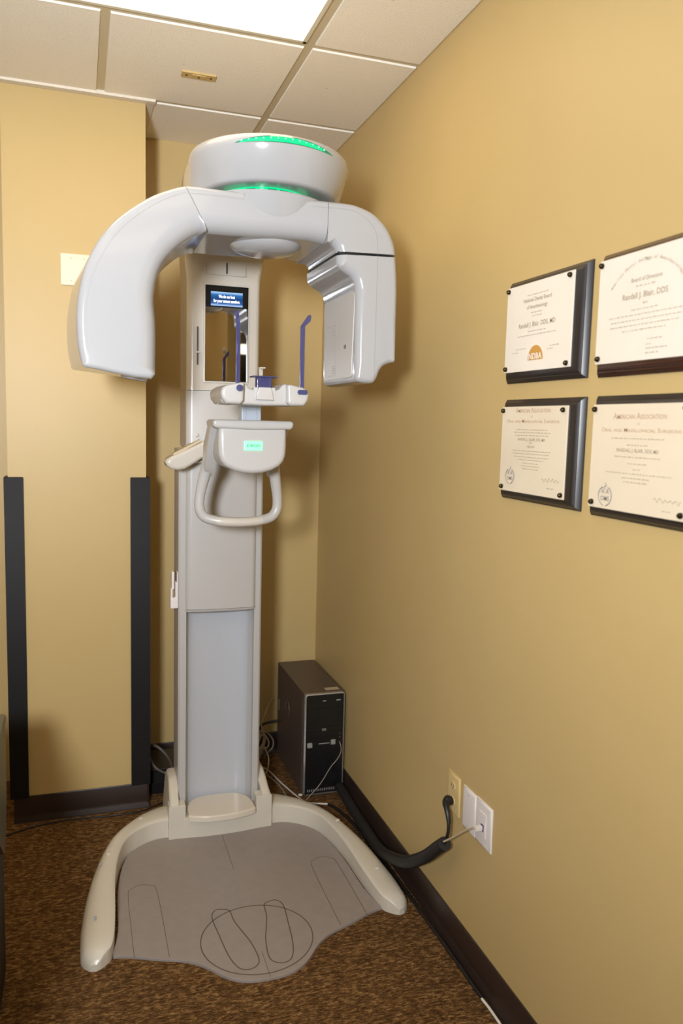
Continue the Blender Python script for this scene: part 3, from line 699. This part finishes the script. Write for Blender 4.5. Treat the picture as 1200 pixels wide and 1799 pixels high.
# control panel arm on the left
cp = [(-.786, 1.424), (-.781, 1.436), (-.765, 1.4465), (-.730, 1.462), (-.690, 1.482), (-.655, 1.500), (-.635, 1.504), (-.628, 1.497), (-.628, 1.462), (-.65, 1.447), (-.70, 1.414), (-.722, 1.402), (-.745, 1.398), (-.768, 1.402), (-.781, 1.412)]
g = G().prism(cp, -.785, -.700, .012, .010, plane='xz', seg=4); g.box(-.70, -.63, -.72, -.66, 1.42, 1.49, .01)
cpn = g.obj('control_panel', M['ivory'], ROOT, ang=40)
def tilt(px, y, n): 
    d = Vector((.130, 0, .070)).normalized(); nn = Vector((-d.z, 0, d.x)); return Vector((-.768, y, 1.4455))+d*px+nn*n
R = [[tilt(px, y, n) for px, y in ((.012, -.764), (.118, -.764), (.118, -.722), (.012, -.722))] for n in (-.004, .0035)]
G().rings(R).obj('keypad', M['keypad'], cpn, label='recessed tan keypad')
g = G().tube([(-.652, -.75, 1.43), (-.660, -.76, 1.405), (-.648, -.765, 1.397), (-.635, -.76, 1.405)], .0016, seg=6).obj('panel_cable', M['cable_grey'], cpn)
G().lathe([(.0005, -.004), (.004, -.0035), (.006, -.001), (.006, .003)], (-.662, -.660, 1.518), axis='y', seg=16).obj('screw_cap', M['ivory'], ROOT)
G().lathe([(.0005, -.004), (.0025, -.003), (.003, 0), (.003, .01)], (XC-.115, -1.23, 1.618), seg=10).obj('screw_cap', M['grey'], tray)

# ------------------------------------------------------------------ computer tower
pc = empty('computer_tower', (-.10, -.26, 0), 'dark grey and black computer tower on the carpet in the corner beside the x-ray machine', 'computer')
PX_0, PX_1, PYF, PYB, PZ0, PZ1 = -.190, -.014, -.500, -.030, .012, .452
G().box(PX_0, PX_1, PYF+.018, PYB, PZ0, PZ1, .003).obj('case', M['pc'], pc)
g = G(); sdp = G().box(PX_0-.0015, PX_0+.002, PYF+.030, PYB-.012, PZ0+.01, PZ1-.022, .001).obj('side_panel', M['pc'], pc)
g = G()
c0 = Vector((PX_0-.0018, -.225, .292))
for a0, a1, r in ((-70, 70, .03), (60, 200, .034)):
    g.tube([c0+Vector((0, -r*math.cos(math.radians(a)), r*1.25*math.sin(math.radians(a)))) for a in range(a0, a1+1, 20)], .0006, seg=5, steps=2)
g.obj('embossed_mark', M['silver'], sdp)
G().box(PX_0-.004, PX_0, -.075, -.058, .235, .285, .001).obj('side_latch', M['silver'], sdp)
# silver rim round the front
g = G()
def rrect(x0, x1, z0, z1, r):
    p = []
    for cx, cz, a in ((x1-r, z0+r, -90), (x1-r, z1-r, 0), (x0+r, z1-r, 90), (x0+r, z0+r, 180)):
        for k in range(5): t = math.radians(a+22.5*k); p.append((cx+r*math.cos(t), cz+r*math.sin(t)))
    return p
oR, iR = rrect(PX_0, PX_1, PZ0, PZ1, .012), rrect(PX_0+.007, PX_1-.006, PZ0+.006, PZ1-.004, .008)
R = [[Vector((a, y, b)) for a, b in P] for P, y in ((oR, PYF+.018), (oR, PYF+.002), (iR, PYF), (iR, PYF+.018))]
g.rings(R, False, False).obj('front_rim', M['silver'], pc)
fr = G().prism(iR, PYF+.003, PYF+.02, 0, 0, plane='xz').obj('front_bezel', M['pc_front'], pc)
fx0, fx1 = PX_0+.009, PX_1-.008
def fp(z0, z1, name, bev=.0015, m='pc_front', x0=None, x1=None, y=.0015): return G().box(x0 or fx0, x1 or fx1, PYF+.0035-y, PYF+.006, z0, z1, bev, 1).obj(name, M[m], fr)
dd = fp(.386, .443, 'optical_drive'); G().box(-.112, -.098, PYF+.0005, PYF+.003, .418, .422).obj('drive_mark', M['ink'], dd)
G().box(-.052, -.034, PYF+.0005, PYF+.003, .417, .422).obj('drive_button', M['ink'], dd)
fp(.305, .383, 'drive_bay_cover'); fp(.262, .300, 'drive_bay_cover')
G().box(-.112, -.094, PYF+.0008, PYF+.003, .289, .300, .001, 1).obj('maker_badge', M['silver'], fr)
g = G(); put_text(g, 'hp', (-.109, PYF+.0005, .2915), (1, 0, 0), (0, 0, 1), .011, .008); g.obj('badge_text', M['pc_front'], fr, ang=0)
G().box(-.176, -.154, PYF+.0008, PYF+.003, .222, .243, .004, 2).obj('sticker', M['ink'], fr, label='round pale blue sticker')
G().box(-.072, -.052, PYF+.0008, PYF+.003, .226, .248, .001, 1).obj('sticker', M['ink'], fr, label='square pale sticker')
G().box(-.126, -.078, PYF+.0012, PYF+.004, .233, .2365).obj('eject_slot', M['ink'], fr)
for k in range(17):
    x = fx0+.008+k*.0076
    G().box(x, x+.0040, PYF+.0012, PYF+.005, .045, .214).obj('grille_bar', M['pc_front'], fr, ang=0)
for k in range(16):
    x = fx0+.010+k*.0082
    G().box(x, x+.0030, PYF+.0008, PYF+.005, .028, .038).obj('vent_fin', M['ink'], fr, ang=0)
for z in (.205, .190, .160): G().box(-.040, -.030, PYF+.0008, PYF+.004, z, z+.006).obj('port', M['black'], fr)
for z in (.272, .255, .228): G().box(-.0335, -.0318, PYF+.0004, PYF+.003, z, z+.0017).obj('indicator', M['cable_white'], fr)
G().box(-.088, -.028, -.462, -.432, PZ1, PZ1+.0006).obj('barcode_label', M['cable_beige'], pc, ang=0, label='pale paper label on top')
for x in (-.165, -.04):
    for y in (-.45, -.08): G().box(x-.012, x+.012, y-.015, y+.015, 0, .0135, .002).obj('foot', M['rubber'], pc)

# ------------------------------------------------------------------ plaques
U = Vector((0, -1, 0)); V = Vector((0, 0, 1))
def plaque(name, y0, y1, z0, z1, board, paper, pm, label, lines, studs, extra=None):
    t = empty(name, (0, (y0+y1)/2, z0), label, 'plaque', 'wall plaques')
    th = .019; b = .021; g = G(); R = []
    for dx, ins in ((0, .0), (-.003, 0), (-.005, .0025), (-.0125, .0090), (-.0130, .0110), (-.0175, .0158), (-th+.0004, .0190), (-th, b)):
        R.append([Vector((dx, y, z)) for y, z in ((y0-ins, z0+ins), (y1+ins, z0+ins), (y1+ins, z1-ins), (y0-ins, z1-ins))])
    g.rings(R).obj('board', board, t, ang=25)
    p0, p1, q0, q1 = paper
    pp = G().box(-.0225, -.0192, p1, p0, q0, q1, .0006, 1).obj('certificate', pm, t, ang=0)
    g = G(); X = -.0228; rnd = random.Random(len(label))
    for ln in lines:
        txt, a, b_, z = ln[:4]; mi = ln[4] if len(ln) > 4 else 0
        wd = abs(b_-a)
        if txt == '~':                     # line too small to read: word-like strokes
            y = a
            while y > b_+.003:
                wl = min(rnd.uniform(.005, .014), y-b_); n = max(2, int(wl/.0018))
                for k in range(n):
                    hh = rnd.uniform(.0012, .0026); yy = y-wl*k/n
                    g.box(X-.0001, X, yy-wl/n*.6, yy, z, z+hh, mi=mi)
                y -= wl+.0026
        elif txt == 'SIG':
            pts = [Vector((X-.0001, a+(b_-a)*k/14, z+.006*math.sin(k*2.3)*rnd.uniform(.3, 1))) for k in range(15)]
            g.tube(pts, .0006, seg=4, steps=4, mi=mi)
        else:
            put_text(g, txt, (X-.0001, a, z), U, V, wd, None if len(ln) < 6 else ln[5], mi, small_caps=(mi == 1), bold=.012 if mi == 0 else 0.006)
    g.obj('printed_text', [M['text'], M['text_red']], pp, ang=0, kind='stuff')
    for y, z in studs:
        G().lathe([(.0005, -.009), (.0035, -.0085), (.0055, -.006), (.006, -.003), (.006, .002), (.0005, .003)], (-.0215, y, z), axis='x', seg=16).obj('stud', M['stud'], t)
    if extra: extra(pp, X)
    return t
def emblem1(pp, X):
    g = G(); arc = [(-1.848-.033, 1.736), (-1.848+.033, 1.736)] + [(-1.848+.033*math.cos(a*PI/16), 1.738+.033*math.sin(a*PI/16)) for a in range(17)]
    g.prism(arc[0:1]+arc[1:], X-.0001, X+.0003, plane='yz'); e = g.obj('emblem', M['emblem'], pp, ang=0, label='golden half-round seal')
    g = G(); put_text(g, 'NDBA', (X-.0004, -1.848+.029, 1.7385), U, V, .058, .014, bold=.03); g.obj('emblem_text', M['paper1'], pp, ang=0)
def emblem34(cy, cz, w, h):
    def f(pp, X):
        g = G()
        for s in (1, -1):
            pts = [Vector((X-.0002, cy+s*w/2*math.cos(a), cz+h*.40*math.sin(a)-h*.05)) for a in [(-80+k*15)*PI/180 for k in range(11)]]
            g.tube(pts, .0011, seg=4, steps=2)
            for k in range(1, 10):
                p = pts[k]; g.tube([p, p+Vector((0, s*.002, .003))], .0009, seg=4, steps=1)
        g.tube([Vector((X-.0002, cy+.002, cz+h*.5)), Vector((X-.0002, cy-.003, cz+h*.42)), Vector((X-.0002, cy+.003, cz+h*.32)), Vector((X-.0002, cy, cz+h*.22))], .0011, seg=4)
        put_text(g, 'A A', (X-.0003, cy+w*.30, cz+h*.06), U, V, w*.60, h*.20, bold=.01); put_text(g, 'OMS', (X-.0003, cy+w*.34, cz-h*.24), U, V, w*.68, h*.20, bold=.01)
        g.obj('emblem', M['emblem_blue'], pp, ang=0, label='grey wreath emblem')
    return f
def arc_text(pp, X):
    g = G(); s = 'American Dental Society of Anesthesiology'; cy, cz, r = -2.228, 1.765, .136; a0, a1 = math.radians(138), math.radians(42); n = len(s)
    for i, ch in enumerate(s):
        if ch == ' ': continue
        a = a0+(a1-a0)*(i+.5)/n; er = -U*math.cos(PI-a)*-1; 
        radial = U*math.cos(a)+V*math.sin(a); tang = U*math.sin(a)-V*math.cos(a)
        v, f = text_geo(ch, bold=.01)
        if not v: continue
        k = .0095; x0 = sum(p.x for p in v)/len(v)
        o = Vector((X-.0001, cy, cz))+radial*r*Vector((1, 1, 1)).x
        g.add([o+tang*(p.x-x0)*k+radial*p.y*k for p in v], f)
    g.obj('curved_heading', M['text'], pp, ang=0, kind='stuff')
S = '~'
plaque('wall_plaque', -1.690, -2.032, 1.685, 1.940, M['plaque_black'], (-1.705, -1.992, 1.711, 1.923), M['paper1'],
 'black-edged wall plaque, upper left of four, with a golden half-round seal on its certificate',
 [(S, -1.801, -1.891, 1.892), ('National Dental Board', -1.784, -1.905, 1.877), ('of Anesthesiology', -1.800, -1.890, 1.860), (S, -1.820, -1.869, 1.849), (S, -1.827, -1.869, 1.841),
  ('Randall J. Blair, DDS, MD', -1.767, -1.926, 1.817), (S, -1.810, -1.889, 1.805), (S, -1.763, -1.932, 1.796), (S, -1.760, -1.804, 1.765), (S, -1.743, -1.772, 1.757), (S, -1.908, -1.950, 1.764), (S, -1.897, -1.924, 1.757)],
 [(-1.713, 1.914), (-1.977, 1.914), (-1.714, 1.720), (-1.979, 1.720)], emblem1)
plaque('wall_plaque', -2.070, -2.412, 1.683, 1.938, M['plaque_brown'], (-2.083, -2.378, 1.709, 1.922), M['paper1'],
 'brown wooden wall plaque, upper right of four, with an arched heading on its certificate',
 [('The', -2.220, -2.236, 1.899), ('Board of Directors', -2.186, -2.274, 1.863), (S, -2.200, -2.256, 1.853), ('Randall J. Blair, DDS', -2.162, -2.292, 1.831), ('as a', -2.224, -2.237, 1.818), (S, -2.191, -2.269, 1.808),
  (S, -2.123, -2.333, 1.798), (S, -2.129, -2.334, 1.788), (S, -2.128, -2.332, 1.778), (S, -2.166, -2.292, 1.768), (S, -2.243, -2.284, 1.748), (S, -2.240, -2.255, 1.738), (S, -2.242, -2.300, 1.730), (S, -2.240, -2.277, 1.721)],
 [(-2.090, 1.912), (-2.094, 1.720), (-2.366, 1.912), (-2.368, 1.720)], arc_text)
plaque('wall_plaque', -1.692, -2.036, 1.389, 1.644, M['plaque_black'], (-1.707, -1.996, 1.411, 1.625), M['paper2'],
 'black-edged wall plaque, lower left of four, with a yellowed certificate and wreath emblem',
 [('American Association', -1.773, -1.927, 1.610, 1), ('of', -1.843, -1.852, 1.597, 1), ('Oral and Maxillofacial Surgeons', -1.732, -1.965, 1.585, 1, .0085), (S, -1.781, -1.918, 1.567), (S, -1.768, -1.932, 1.560), (S, -1.774, -1.924, 1.553),
  ('RANDALL J. BLAIR, DDS, MD', -1.789, -1.910, 1.541), ('is a', -1.842, -1.855, 1.534), ('FELLOW', -1.834, -1.866, 1.524), (S, -1.766, -1.936, 1.515), (S, -1.767, -1.935, 1.508), (S, -1.774, -1.928, 1.500), (S, -1.792, -1.910, 1.493),
  (S, -1.817, -1.886, 1.485), (S, -1.810, -1.892, 1.478), (S, -1.817, -1.886, 1.471), ('SIG', -1.905, -1.976, 1.451), (S, -1.927, -1.961, 1.431)],
 [(-1.714, 1.615), (-1.979, 1.615), (-1.721, 1.421), (-1.986, 1.421)], emblem34(-1.7585, 1.451, .040, .046))
plaque('wall_plaque', -2.074, -2.418, 1.387, 1.644, M['plaque_black'], (-2.089, -2.383, 1.408, 1.625), M['paper2'],
 'dark wall plaque, lower right of four, with cream certificate, cut by photo edge',
 [('American Association', -2.157, -2.313, 1.595, 1), ('of', -2.232, -2.239, 1.583, 1), ('Oral and Maxillofacial Surgeons', -2.121, -2.353, 1.569, 1, .0085), (S, -2.155, -2.313, 1.555), (S, -2.205, -2.266, 1.542), ('RANDALL J. BLAIR, DDS, MD', -2.174, -2.297, 1.529),
  (S, -2.168, -2.306, 1.518), (S, -2.210, -2.265, 1.505), (S, -2.227, -2.248, 1.494), (S, -2.144, -2.336, 1.485), (S, -2.194, -2.280, 1.476), (S, -2.201, -2.274, 1.468), ('SIG', -2.292, -2.364, 1.442), (S, -2.316, -2.343, 1.421)],
 [(-2.096, 1.615), (-2.102, 1.419), (-2.367, 1.419), (-2.363, 1.615)], emblem34(-2.145, 1.437, .042, .050))

# ------------------------------------------------------------------ wall plates
def wall_plate(name, y0, y1, z0, z1, m, label, cat):
    t = empty(name, (0, (y0+y1)/2, z0), label, cat)
    R = []; g = G()
    for dx, i in ((0, 0), (-.002, 0), (-.0045, .0015), (-.0062, .006), (-.0065, .008)):
        R.append([Vector((dx, y, z)) for y, z in ((y0-i, z0+i), (y1+i, z0+i), (y1+i, z1-i), (y0-i, z1-i))])
    g.rings(R).obj('cover_plate', m, t, ang=40); return t
ot = wall_plate('power_outlet', -1.453, -1.529, .411, .531, M['plate_tan'], 'tan duplex power outlet low on the right wall with a black plug in it', 'outlet')
for zc in (.495, .448):
    so2 = G().prism([(-1.491+.0165*math.cos(k*PI/10)*1.0, zc+.0145*math.sin(k*PI/10)) for k in range(20)], -.005, -.0085, 0, .001, plane='yz', seg=2).obj('socket', M['plate_tan'], ot)
    for dy in (-.006, .006): G().box(-.0090, -.0080, -1.491+dy-.001, -1.491+dy+.001, zc-.002, zc+.006).obj('slot', M['dark'], so2)
    G().box(-.0090, -.0080, -1.493, -1.489, zc-.009, zc-.006).obj('slot', M['dark'], so2)
bp_ = wall_plate('blank_plate', -1.553, -1.630, .403, .527, M['plate_white'], 'blank white wall plate beside the tan outlet', 'plate')
for z in (.512, .420): G().lathe([(.0004, -.001), (.003, -.001), (.003, .001)], (-.0065, -1.5915, z), axis='x', seg=10).obj('screw', M['grey'], bp_)
dp = wall_plate('data_plate', -1.633, -1.722, .403, .530, M['plate_white'], 'white data wall plate with a blue jack, right of the blank plate', 'plate')
G().box(-.0085, -.005, -1.697, -1.657, .433, .503, .002).obj('insert', M['plate_white'], dp)
G().box(-.0095, -.006, -1.688, -1.672, .450, .470, .001).obj('jack', M['jack'], dp, label='dark blue data jack')
sw = empty('switch_plate', (-1.06, PY, 2.053), 'cream blank wall plate on the pillar, half hidden behind the x-ray tube head', 'plate')
G().box(-1.124, -1.000, PY-.006, PY, 2.053, 2.166, .002).obj('cover_plate', M['plate_cream'], sw)
for x, z in ((-1.088, 2.150), (-1.041, 2.150), (-1.088, 2.069), (-1.041, 2.069)): G().lathe([(.0004, -.0008), (.003, -.0008), (.003, .001)], (x, PY-.006, z), axis='y', seg=10).obj('screw', M['plate_tan'], sw)

# ------------------------------------------------------------------ cables
def cable(name, pts, r, m, label, cat='cable', seg=8, group=None): return G().tube(pts, r, seg=seg).obj(name, M[m], ang=60, label=label, cat=cat, group=group)
cable('cable_sleeve', [(-.035, -.52, .045), (-.040, -.70, .040), (-.042, -.88, .034), (-.046, -1.02, .040), (-.052, -1.138, .078), (-.055, -1.282, .142), (-.052, -1.41, .230), (-.048, -1.487, .300), (-.046, -1.530, .338)], .0205, 'rubber',
      'thick black foam cable sleeve along the right baseboard rising to the outlets', 'sleeve', seg=16)
pg = empty('power_plug', (-.02, -1.491, .449), 'black power plug and cord hanging from the tan outlet into the foam sleeve', 'plug')
g = G(); R = []
for t, (dx, dy, dz, ry, rz) in enumerate(((-.0092, 0, .000, .013, .013), (-.020, 0, .002, .0145, .016), (-.030, -.002, .0, .014, .017), (-.037, -.004, -.004, .010, .013))):
    R.append([Vector((dx, -1.491+dy+ry*math.cos(k*PI/6), .449+dz+rz*math.sin(k*PI/6))) for k in range(12)])
g.rings(R); g.tube([(-.030, -1.495, .452), (-.038, -1.515, .445), (-.040, -1.530, .428), (-.040, -1.540, .405)], .0075, seg=10, rs=lambda t: .010-.004*t)
g.obj('plug_body', M['cable_black'], pg)
G().tube([(-.040, -1.538, .410), (-.042, -1.542, .385), (-.045, -1.538, .358), (-.047, -1.528, .338), (-.048, -1.518, .328)], .0052, seg=8).obj('cord', M['cable_black'], pg)
nc = empty('network_cable', (-.02, -1.68, .46), 'beige network cable running from the blue data jack to the foam sleeve', 'cable')
G().tube([(-.0095, -1.680, .460), (-.022, -1.678, .461), (-.032, -1.668, .457), (-.038, -1.62, .420), (-.046, -1.565, .372), (-.052, -1.535, .348)], .0030, seg=8).obj('cord', M['cable_beige'], nc)
G().box(-.032, -.0097, -1.686, -1.672, .454, .467, .002).obj('connector', M['cable_white'], nc)
cable('floor_cable', [(-.103, -.580, .006), (-.082, -.63, .006), (-.058, -.75, .006), (-.044, -.95, .006), (-.034, -1.163, .006), (-.030, -1.347, .006), (-.027, -1.546, .006), (-.026, -1.738, .006), (-.026, -1.75, .006)], .0060, 'cable_black', 'black cable lying on the carpet along the right baseboard')
cable('floor_cable', [(-.0275, -1.752, .0045), (-.025, -1.80, .0045), (-.026, -1.87, .0045), (-.03, -1.95, .0045)], .0040, 'cable_white', 'white cable end leaving the black one at the bottom of the right baseboard')
cable('floor_cable', [(-1.40, -.52, .004), (-1.343, -.49, .004), (-1.29, -.462, .004), (-1.225, -.440, .004), (-1.122, -.425, .004), (-.995, -.436, .004), (-.864, -.436, .004), (-.794, -.405, .004), (-.735, -.36, .004), (-.69, -.30, .004)], .0030, 'cable_black', 'thin dark cable lying along the pillar baseboard')
cable('front_cable', [(-.036, -.503, .238), (-.033, -.516, .222), (-.034, -.518, .195), (-.048, -.514, .165), (-.075, -.514, .135), (-.107, -.515, .085), (-.131, -.517, .055), (-.167, -.522, .022), (-.20, -.54, .006), (-.24, -.555, .004)], .0019, 'cable_grey', 'thin grey cable hanging down the front of the computer tower')
cable('loose_cable', [(-.205, -.025, .270), (-.255, -.13, .288), (-.292, -.22, .279), (-.309, -.22, .234), (-.299, -.222, .193), (-.277, -.225, .156), (-.279, -.228, .130), (-.30, -.23, .124), (-.345, -.23, .130)], .0030, 'cable_beige', 'beige cable looping out from behind the computer tower')
cable('loose_cable', [(-.292, -.185, .188), (-.265, -.185, .168), (-.246, -.185, .137), (-.248, -.185, .105), (-.271, -.185, .081), (-.285, -.18, .060)], .0028, 'cable_grey', 'grey cable loop beside the computer tower side')
cable('loose_cable', [(-.310, -.245, .150), (-.297, -.248, .130), (-.281, -.25, .086), (-.285, -.255, .040), (-.303, -.26, .012), (-.345, -.27, .006)], .0030, 'cable_beige', 'pale cable curving down beside the column foot')
cable('loose_cable', [(-.330, -.12, .010), (-.300, -.16, .008), (-.271, -.20, .006), (-.243, -.34, .006), (-.212, -.47, .006), (-.190, -.535, .006), (-.15, -.56, .006), (-.105, -.578, .006)], .0034, 'cable_white', 'whitish cable on the carpet in front of the computer tower')
cable('loose_cable', [(-.345, -.16, .006), (-.313, -.205, .006), (-.278, -.28, .006), (-.257, -.371, .006), (-.253, -.455, .006), (-.248, -.52, .006)], .0032, 'cable_grey', 'grey cable on the carpet running toward the base arm')
cbd = empty('cable_bundle', (-.33, -.21, .04), 'bundle of beige and grey cable loops hanging between the column and the computer tower', 'cable')
for k in range(5):
    G().tube([(-.345, -.20, .150-.006*k), (-.324, -.20, .148-.0052*k), (-.309+.0025*k, -.20, .177-.0005*k), (-.293+.0025*k, -.20, .167-.0028*k), (-.298, -.205, .139-.008*k), (-.313, -.21, .114-.010*k), (-.328, -.21, .065-.007*k), (-.36, -.21, .040)], .0025, seg=6).obj('cable_loop', M['cable_beige' if k % 2 == 0 else 'cable_grey'], cbd, ang=60)
cable('loose_cable', [(-.215, -.16, .218), (-.246, -.16, .216), (-.288, -.16, .207), (-.308, -.16, .176), (-.318, -.16, .130), (-.33, -.16, .06), (-.345, -.16, .010)], .0060, 'cable_black', 'black cable dropping behind the computer tower')
# box of power electronics behind the column
ub = empty('power_unit', (-.700, -.19, 0), 'black power unit box on the carpet behind the column with cables plugged into it', 'power unit')
G().box(-.795, -.585, -.300, -.10, 0.004, .115, .006).obj('case', M['black'], ub)
for k in range(5): G().box(-.785, -.745, -.3015, -.298, .055+.009*k, .058+.009*k).obj('vent_slot', M['rubber'], ub)
G().box(-.722, -.698, -.318, -.296, .055, .085, .003).obj('connector', M['rubber'], ub)
G().box(-.725, -.712, -.313, -.299, .085, .094, .002).obj('plug_end', M['cable_white'], ub, label='white plug end')
G().box(-.700, -.690, -.31, -.296, .098, .108, .002).obj('tag', M['plate_tan'], ub, label='small tan tag')
cable('power_cable', [(-.82, -.24, .20), (-.775, -.30, .215), (-.735, -.32, .180), (-.715, -.32, .140), (-.710, -.313, .098)], .0062, 'cable_dark', 'thick grey cable arching onto the black power unit')
cable('power_cable', [(-.81, -.28, .185), (-.785, -.325, .140), (-.745, -.337, .112), (-.70, -.338, .100), (-.65, -.335, .095), (-.60, -.325, .10)], .0058, 'cable_dark', 'dark cable crossing low over the front of the power unit')
cable('power_cable', [(-.690, -.304, .128), (-.680, -.300, .140), (-.66, -.29, .150), (-.63, -.28, .130), (-.60, -.27, .15)], .0040, 'cable_black', 'thin black cable curling above the power unit')

# ------------------------------------------------------------------ desk at the left edge
dk = empty('desk', (-1.62, -1.70, 0), 'black desk end with a greyish rounded top at the left edge of the photo', 'desk')
DX = -1.265
G().box(-2.2, DX, -2.30, -1.245, .722, .752, .010, 3).obj('desk_top', M['desk_top'], dk)
G().box(DX-.045, DX-.014, -2.24, -1.26, 0.0, .722, .003).obj('side_panel', M['desk_body'], dk)
G().box(-2.2, -2.16, -2.24, -1.26, 0.0, .722, .003).obj('side_panel', M['desk_body'], dk)
G().box(-2.16, DX-.045, -1.30, -1.27, 0.10, .722, .002).obj('back_panel', M['desk_body'], dk)
g = G().prism([(-1.262, .724), (-1.262, .55), (-1.30, .44), (-1.36, .40), (-1.55, .55), (-1.80, .724)], DX-.014, DX-.002, 0, .002, plane='yz', seg=2)
g.obj('side_brace', M['desk_top'], dk)

# ------------------------------------------------------------------ what the little mirror shows behind the viewpoint
G().lathe([(.0005, -.016), (.018, -.015), (.022, -.011), (.022, 0), (.0005, 0)], (0, -3.90, 2.11), axis='x', seg=24).obj('wall_disc', M['grey'], label='round grey wall fitting near the doorway behind the viewpoint, seen in the mirror', cat='fitting')
cb = empty('dark_cabinet', (.70, -5.55, 0), 'dark cabinet in the room beyond the doorway, seen in the mirror', 'cabinet')
G().box(.15, 1.25, -5.79, -5.35, 0, 1.95, .006).obj('body', M['dark'], cb)
for x0, x1 in ((.155, .698), (.702, 1.245)):
    d = G().box(x0, x1, -5.352, -5.332, .05, 1.90, .004).obj('door', M['dark'], cb)
    G().box((x0+x1)/2+.1, (x0+x1)/2+.11, -5.332, -5.32, .95, 1.10, .002).obj('handle', M['silver'], d)
M['lamp'] = mat('lamp_glass', (1, 1, 1), 0.4, emit=(1.0, .9, .72), estr=2.2)
for x0, z0, lb in ((.20, 2.46, 'upper glowing white wall lamp in the room beyond the doorway, seen in the mirror'), (.22, 2.24, 'lower glowing white wall lamp in the room beyond the doorway, seen in the mirror')):
    wl = empty('wall_lamp', (x0+.2, -5.75, z0), lb, 'lamp', 'wall lamps beyond the doorway')
    G().box(x0, x0+.42, -5.80, -5.76, z0, z0+.11, .004).obj('backplate', M['silver'], wl); G().box(x0+.02, x0+.40, -5.765, -5.70, z0+.01, z0+.10, .01).obj('shade', M['lamp'], wl)
